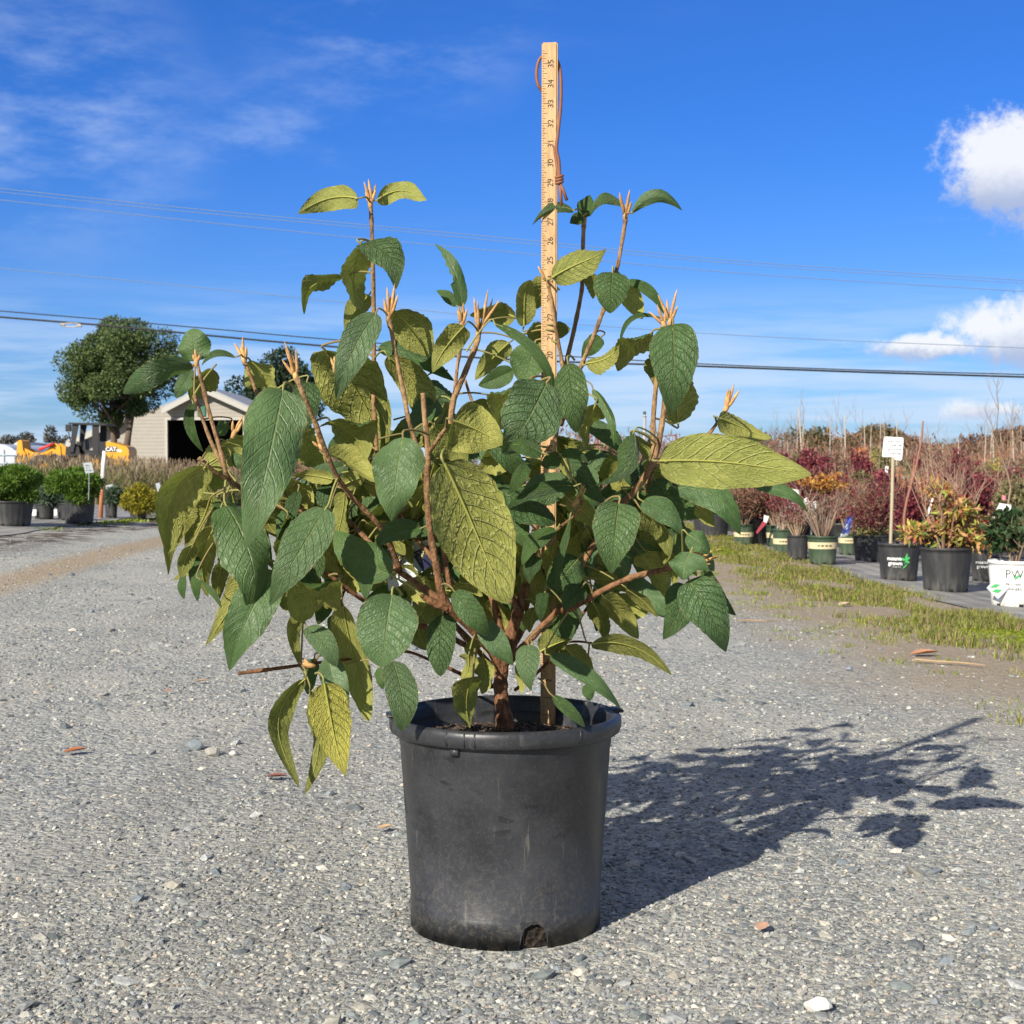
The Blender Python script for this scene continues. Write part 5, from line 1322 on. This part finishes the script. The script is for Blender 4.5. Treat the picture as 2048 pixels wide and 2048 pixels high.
# ornamental grass bed behind
def gr(n):
    Y = RNG.uniform(15, 24, n*2); px = RNG.uniform(30, 560, n*2); X = (px-1024)/FPX*Y; k = X < -3.2+.0*Y; return X[k][:n], Y[k][:n]
tag(grass('ornamental_grass', 0, lambda n: clumpxy(1100, gr, .09, 42), .24, .43, [(.22, .20, .08), (.28, .22, .12), (.16, .18, .06), (.34, .27, .16), (.20, .15, .09), (.12, .15, .05)], .004), 'brown green ornamental grasses in a dense bed behind the potted shrubs on the left', 'ornamental grass', kind='stuff')
def gr2(n):
    Y = RNG.uniform(15, 24, n*2); px = RNG.uniform(30, 560, n*2); X = (px-1024)/FPX*Y; k = X < -3.2; return X[k][:n], Y[k][:n]
gx2, gy2 = gr2(2200); zt = gz(gx2, gy2)+RNG.uniform(.27, .43, len(gx2))
tag(leaf_cloud('seed_heads', np.stack([gx2, gy2, zt], 1), .075, [(.36, .28, .18), (.28, .21, .13), (.24, .16, .10)], fol, None, .18, 0, 4.), 'tan feathery seed heads standing above the grass bed', 'seed heads', kind='stuff')
# shed
YS = 66.; ks = YS/FPX; zb = float(gz(-9, YS))
def sx(px): return (px-1024)*ks
def sz(py): return P(1024, py, YS).z
sd, h = newmat('lap_siding'); tc = h.n('ShaderNodeTexCoord').outputs['Object']; zz = h.n('ShaderNodeSeparateXYZ', {0: tc}).outputs[2]
fr = h.m('FRACT', h.m('MULTIPLY', zz, 6.2)); nz = h.noise(tc, 3, 5, .6)
c = h.mix(nz, (.36, .33, .28), (.46, .425, .37)); c = h.mix(h.ss(fr, .12, .0), c, (.20, .18, .155)); principled(h, c, .7, h.bump(fr, .8, .03), .3)
roofm = plain('roof_metal', (.34, .34, .34), .5, .1, 3); trimm = plain('white_trim', (.44, .42, .38), .6, .12)
sh = thing('shed', 'pale sided shed with low gable roof and open dark doorway behind the shade tree', 'shed', (sx(400), YS, zb))
dx0, dx1, dz1 = sx(336), sx(487), sz(840); xl, xr, xa = sx(200), sx(540), sx(412); ze = sz(834); za = sz(777)
zl = sz(846)
m = MB(); D = 9
m.prism([(sx(262), zb), (dx0, zb), (dx0, dz1), (dx1, dz1), (dx1, zb), (xr, zb), (xr, ze), (xa, za), (sx(262), sz(836))], YS, YS+.15)
m.box(((sx(262)+xr)/2, YS+D, (zb+ze)/2), (xr-sx(262), .15, ze-zb)); m.box((xr-.05, YS+D/2, (zb+ze)/2), (.1, D-.3, ze-zb)); 
m.build('wall', sd, sh)
m = MB(); m.prism([(sx(150), zb), (sx(262), zb), (sx(262), sz(838)), (sx(236), sz(836)), (sx(150), sz(876))], YS+.6, YS+.75); m.build('side_wall', sd, sh)
def slab(x0, z0, x1, z1, y0, y1, th, name, mat):
    m = MB(); m.prism([(x0, z0), (x1, z1), (x1, z1+th), (x0, z0+th)], y0, y1); return m.build(name, mat, sh)
slab(xa, za+.02, sx(556), sz(841), YS-.5, YS+D, .10, 'roof', roofm); slab(sx(330), sz(820), xa, za+.02, YS-.5, YS+D, .10, 'roof', roofm)
slab(sx(130), sz(886), sx(250), sz(832), YS+.2, YS+D, .10, 'lean_to_roof', roofm)
slab(xa, za-.20, sx(556), sz(841)-.22, YS-.56, YS-.50, .22, 'fascia', trimm); slab(sx(330), sz(820)-.2, xa, za-.20, YS-.56, YS-.50, .22, 'fascia', trimm)
slab(sx(130), sz(886)-.22, sx(250), sz(832)-.22, YS+.14, YS+.2, .22, 'fascia', trimm)
m = MB(); m.box((dx0-.05, YS-.03, (zb+dz1)/2), (.1, .06, dz1-zb)); m.box((dx1+.05, YS-.03, (zb+dz1)/2), (.1, .06, dz1-zb)); m.box(((dx0+dx1)/2, YS-.03, dz1+.05), (dx1-dx0+.2, .06, .1)); m.build('door_frame', trimm, sh)
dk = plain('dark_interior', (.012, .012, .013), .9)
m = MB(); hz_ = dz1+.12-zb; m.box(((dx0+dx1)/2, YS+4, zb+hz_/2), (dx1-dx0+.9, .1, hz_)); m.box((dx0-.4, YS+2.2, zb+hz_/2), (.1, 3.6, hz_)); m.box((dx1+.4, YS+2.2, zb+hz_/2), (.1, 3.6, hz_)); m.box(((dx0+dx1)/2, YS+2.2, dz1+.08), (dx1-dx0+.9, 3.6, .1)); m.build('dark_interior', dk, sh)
m = MB(); m.box((sx(404), YS-.04, sz(822)), (.35, .05, .45)); m.build('gable_sign', plain('sign_green', (.04, .16, .10), .6), sh)
# yellow loader
YL = 52.; kl = YL/FPX
def lx(px): return (px-1024)*kl
def lz(py): return P(1024, py, YL).z
zg = float(gz(-9, YL))
yel = plain('machine_yellow', (.72, .33, .015), .4, .08, 3, spec=.5); blk = plain('machine_black', (.02, .02, .022), .5, .2, 5); tyre = plain('rubber', (.03, .03, .032), .85, .2, 20); redp = plain('machine_red', (.65, .05, .03), .45)
ld = thing('wheel_loader', 'yellow wheel loader with black canopy parked in front of the shed', 'loader', (lx(160), YL, zg))
def pr(name, pts, y0, y1, mat): 
    m = MB(); m.prism([(lx(a), lz(b)) for a, b in pts], YL+y0, YL+y1); return m.build(name, mat, ld)
hd = pr('engine_hood', [(221, 884), (232, 885), (262, 894), (266, 900), (267, 924), (221, 923)], -.55, .55, yel)
vs, fs = text_mesh('CAT', .19, 0, .006); m = MB(); m.add([Vector((lx(231)+v.x, YL-.556, lz(899)+v.y)) for v in vs], fs); m.build('lettering', plain('white_decal', (.8, .8, .78), .5), hd)
m = MB(); m.box((lx(231), YL-.552, lz(899)), (.44, .002, .19)); m.build('decal_plate', blk, hd)
vs, fs = text_mesh('906', .13, 0, .004); m = MB(); m.add([Vector((lx(247)+v.x, YL-.556, lz(902)+v.y)) for v in vs], fs); m.build('lettering', plain('white_decal', (.8, .8, .78), .5), hd)
pr('bumper', [(225, 924), (266, 925), (266, 932), (240, 934)], -.5, .5, yel)
pr('grille', [(206, 884), (220, 884), (221, 924), (206, 920)], -.5, .5, blk)
pr('canopy', [(148, 846), (215, 847), (223, 850), (223, 852), (148, 849)], -.6, .6, blk)
for q in (-.52, .46): pr('canopy_post', [(154, 849), (167, 849), (160, 885), (156, 905), (148, 905), (152, 880)], q, q+.06, blk)
for q in (-.52, .46): pr('canopy_post', [(194, 850), (207, 850), (206, 882), (207, 920), (196, 920), (193, 880)], q, q+.06, blk)
pr('operator_seat', [(170, 878), (174, 878), (176, 900), (190, 901), (190, 912), (170, 912)], -.25, .25, blk)
pr('console', [(140, 895), (158, 890), (166, 895), (170, 920), (138, 925)], -.45, .45, blk)
pr('lower_body', [(128, 912), (225, 912), (222, 935), (130, 937)], -.45, .45, blk)
m = MB(); m.tube([(lx(160), YL-.1, lz(900)), (lx(150), YL-.1, lz(884))], .03, 6); m.tube([(lx(150)+.16*math.cos(a), YL-.1+.16*math.sin(a), lz(884)) for a in np.linspace(0, 6.28, 14)], .015, 6); m.build('steering_wheel', blk, ld)
for q in (-.38, .26): pr('lift_arm', [(128, 893), (118, 886), (112, 890), (95, 905), (74, 905), (58, 897), (50, 903), (52, 918), (62, 922), (90, 916), (112, 902), (124, 912), (129, 912)], q, q+.12, yel)
pr('coupler', [(44, 884), (48, 880), (53, 882), (55, 900), (60, 908), (60, 925), (44, 925), (43, 905)], -.45, .45, yel)
m = MB(); m.tube([(lx(86), YL-.45, lz(900)), (lx(116), YL-.45, lz(888))], .05, 8); m.build('cylinder', redp, ld, True)
m = MB(); m.tube([(lx(64), YL-.45, lz(884)), (lx(100), YL-.45, lz(890)), (lx(116), YL-.45, lz(895))], .02, 6); m.build('hose', blk, ld)
def wheel(px, r):
    cx, zc = lx(px), zg+r-.16
    for q in (-.62, .34):
        m = MB(); prof = [(r*.55, 0), (r*.9, -.02), (r, .04), (r, .24), (r*.9, .30), (r*.55, .28)]
        vs = [Vector((cx+rr_*math.cos(2*math.pi*k/36), YL+q+y, zc+rr_*math.sin(2*math.pi*k/36))) for rr_, y in prof for k in range(36)]
        m.add(vs, [(i*36+k, i*36+(k+1) % 36, (i+1)*36+(k+1) % 36, (i+1)*36+k) for i in range(5) for k in range(36)]); wh = m.build('wheel', tyre, ld, True)
        m = MB(); vs = [Vector((cx+rr_*math.cos(2*math.pi*k/36), YL+q+y, zc+rr_*math.sin(2*math.pi*k/36))) for rr_, y in ((.01, .08), (r*.4, .10), (r*.56, .02)) for k in range(36)]
        m.add(vs, [(i*36+k, i*36+(k+1) % 36, (i+1)*36+(k+1) % 36, (i+1)*36+k) for i in range(2) for k in range(36)]); m.build('rim', yel, wh, True)
wheel(93, .46); wheel(196, .52)
m = MB(); pts = [(lx(196)+.62*math.cos(a), lz(944)+.62*math.sin(a)) for a in np.linspace(.2, 2.9, 14)]+[(lx(196)+.56*math.cos(a), lz(944)+.56*math.sin(a)) for a in np.linspace(2.9, .2, 14)]; m.prism(pts, YL-.66, YL-.28); m.build('fender', blk, ld)
m = MB(); m.box((lx(138), YL, lz(856)), (.2, .1, .25), bev=.02); m.tube([(lx(138), YL, lz(864)), (lx(146), YL, lz(900))], .02, 6); m.build('mirror', blk, ld)
# white tunnels far left
tw = plain('tunnel_film', (.50, .54, .58), .4, .06, 1); fr_m = plain('tunnel_frame', (.45, .5, .55), .5)
for j, (px, wd, lab) in enumerate(((-4, 3.0, 'white plastic growing tunnel at the far left edge'), (40, 2.2, 'white domed tunnel behind the loader bucket coupler'), (80, 1.8, 'low white tunnel behind the loader arm'))):
    Yt_ = (88, 132, 104)[j]; kt = Yt_/FPX; cx = (px-1024)*kt; zb_ = float(gz(cx, Yt_)); Hh = (1.72, 2.65, 1.8)[j]; t = thing('growing_tunnel', lab, 'tunnel', (cx, Yt_, zb_))
    n = 20; m = MB(); a = [Vector((cx+wd/2*math.cos(math.pi*i/n), Yt_, zb_+Hh*math.sin(math.pi*i/n)**.8)) for i in range(n+1)]; b2 = [p+Vector((0, 14, 0)) for p in a]
    m.add(a+b2, [(i, i+1, i+1+n+1, i+n+1) for i in range(n)]+[tuple(range(n+1)), tuple(reversed(range(n+1, 2*n+2)))]); m.build('cover', tw, t, False)
    m = MB()
    for q in range(4): m.box((cx-wd/2+wd*(q+.5)/4, Yt_-.05, zb_+Hh*.4), (.05, .05, Hh*.8))
    m.box((cx, Yt_-.06, zb_+Hh*.33), (wd*.95, .05, .06)); m.box((cx, Yt_-.06, zb_+Hh*.62), (wd*.85, .05, .06)); m.build('end_frame', fr_m, t)
# centre distance: poles, frame and white trailer
pl_ = thing('lamp_pole', 'grey pole with round finial seen through the shrub right of the middle', 'pole', P(1289, 930, 24.)); m = MB(); k = 24/FPX
m.tube([P(1289, 938, 24), P(1289, 834, 24)], 3.4*k, 10); m.tube([P(1289, 834, 24), P(1289, 829, 24)], [4.2*k, 2*k], 10); m.build('shaft', plain('galvanised', (.32, .33, .34), .5, .2, 10), pl_, True)
m = MB(); m.lathe(P(1289, 826, 24), [(.5*k, -4*k), (3*k, -2*k), (3.6*k, 0), (3*k, 2.6*k), (.4*k, 3.6*k)], 12); m.build('finial', plain('finial_green', (.05, .10, .09), .5), pl_, True)
rst = plain('rust_red', (.22, .06, .05), .7)
f = thing('pipe_gantry', 'rust red steel frame standing in the field behind the upright right stems', 'frame', P(1330, 935, 30)); m = MB(); k = 30/FPX
m.tube([P(1352, 940, 30), P(1352, 868, 30)], 2.2*k, 8); m.tube([P(1330, 872, 30), P(1352, 870, 30)], 1.2*k, 6); m.tube([P(1330, 872, 30), P(1350, 892, 30)], 1*k, 6); m.tube([P(1318, 940, 30), P(1318, 872, 30)], 1.6*k, 6); m.tube([P(1318, 872, 30), P(1330, 872, 30)], 1.2*k, 6); m.build('frame', rst, f)
f = thing('steel_post', 'single rust red post in front of the white trailer behind the shrub', 'post', P(1195, 935, 30)); m = MB(); m.tube([P(1195, 945, 30), P(1195, 866, 30)], 2.2*k, 8); m.build('post', rst, f); m = MB(); m.box(P(1195, 865, 30), (6*k, 6*k, 1.4*k)); m.build('cap', rst, f)
f = thing('trailer', 'long white flatbed trailer far off seen between the leaves right of the yardstick', 'trailer', P(1190, 935, 60)); k = 60/FPX; z0 = float(gz(3, 60))
c0 = P(1200, 905, 60); m = MB(); m.box((c0.x, 60, P(0, 891, 60).z), (90*k, 2, 9*k), bev=.05); m.box((c0.x, 60, P(0, 913, 60).z), (90*k, 2, 8*k), bev=.05); m.build('body', trimm, f)
m = MB(); m.box((c0.x, 60.1, P(0, 902, 60).z), (88*k, 1.8, 14*k)); m.build('side', plain('trailer_dark', (.12, .12, .13), .6), f)
for q in (-34, 28, 38):
    m = MB(); m.tube([(c0.x+q*k, 58.85, z0+.42), (c0.x+q*k, 59.1, z0+.42)], .42, 20); m.build('wheel', tyre, f, True)
# overhead lines
wirem = plain('cable_black', (.02, .02, .022), .6); wg = plain('cable_grey', (.16, .21, .30), .6)
def cable(label, pts, Yc, wpx, mat, extra=None):
    P_ = [P(x, y, Yc) for x, y in pts]; # follow the sag, carried on beyond both ends of the view
    a = P_[0]+(P_[0]-P_[1]).normalized()*12; b = P_[-1]+(P_[-1]-P_[-2]).normalized()*12
    pp, ra = smooth_path([a]+P_+[b], [wpx/2*Yc/FPX]*(len(pts)+2), 8)
    t = thing('overhead_cable', label, 'cable', P_[0]); m = MB(); m.tube(pp, ra, 6); m.build('line', mat, t, True)
    if extra: extra(t)
def loop(t):
    m = MB(); k = 40/FPX
    c0 = P(142, 650, 39.9)
    m.tube([c0+Vector((math.cos(a)*19*k, 0, math.sin(a)*4*k+.0)) for a in np.linspace(0, 6.28, 20)], 1.1*k, 5, False); m.tube([P(122, 648, 39.9), P(130, 650, 39.9)], 3*k, 6); m.tube([P(155, 652, 39.9), P(163, 652, 39.9)], 3*k, 6); m.build('splice_loop', plain('cable_clip', (.4, .36, .3), .5), t)
cable('thick black overhead cable, lowest of the lines, with a splice loop at the left', [(0, 634), (220, 652), (450, 674), (663, 693), (1000, 718), (1390, 732), (1720, 744), (2048, 754)], 40, 4.2, wirem, loop)
cable('thin dark overhead line running just above the thick black cable', [(0, 622), (220, 640), (450, 660), (663, 679), (1000, 704), (1390, 727), (1720, 740), (2048, 749)], 42, 2.4, wirem)
cable('highest thin overhead wire', [(0, 377), (350, 414), (700, 447), (1050, 480), (1500, 524), (2048, 561)], 46, 1.5, wg)
cable('second highest thin overhead wire close under the top one', [(0, 384), (350, 421), (700, 453), (1050, 487), (1500, 530), (2048, 567)], 46.5, 1.3, wg)
cable('third thin overhead wire from the top', [(0, 400), (350, 438), (700, 474), (1050, 507), (1500, 548), (2048, 583)], 47, 1.5, wg)
cable('thin overhead wire halfway between the top wires and the thick cable', [(0, 536), (350, 570), (700, 606), (1050, 640), (1500, 672), (2048, 696)], 45, 1.4, wg)
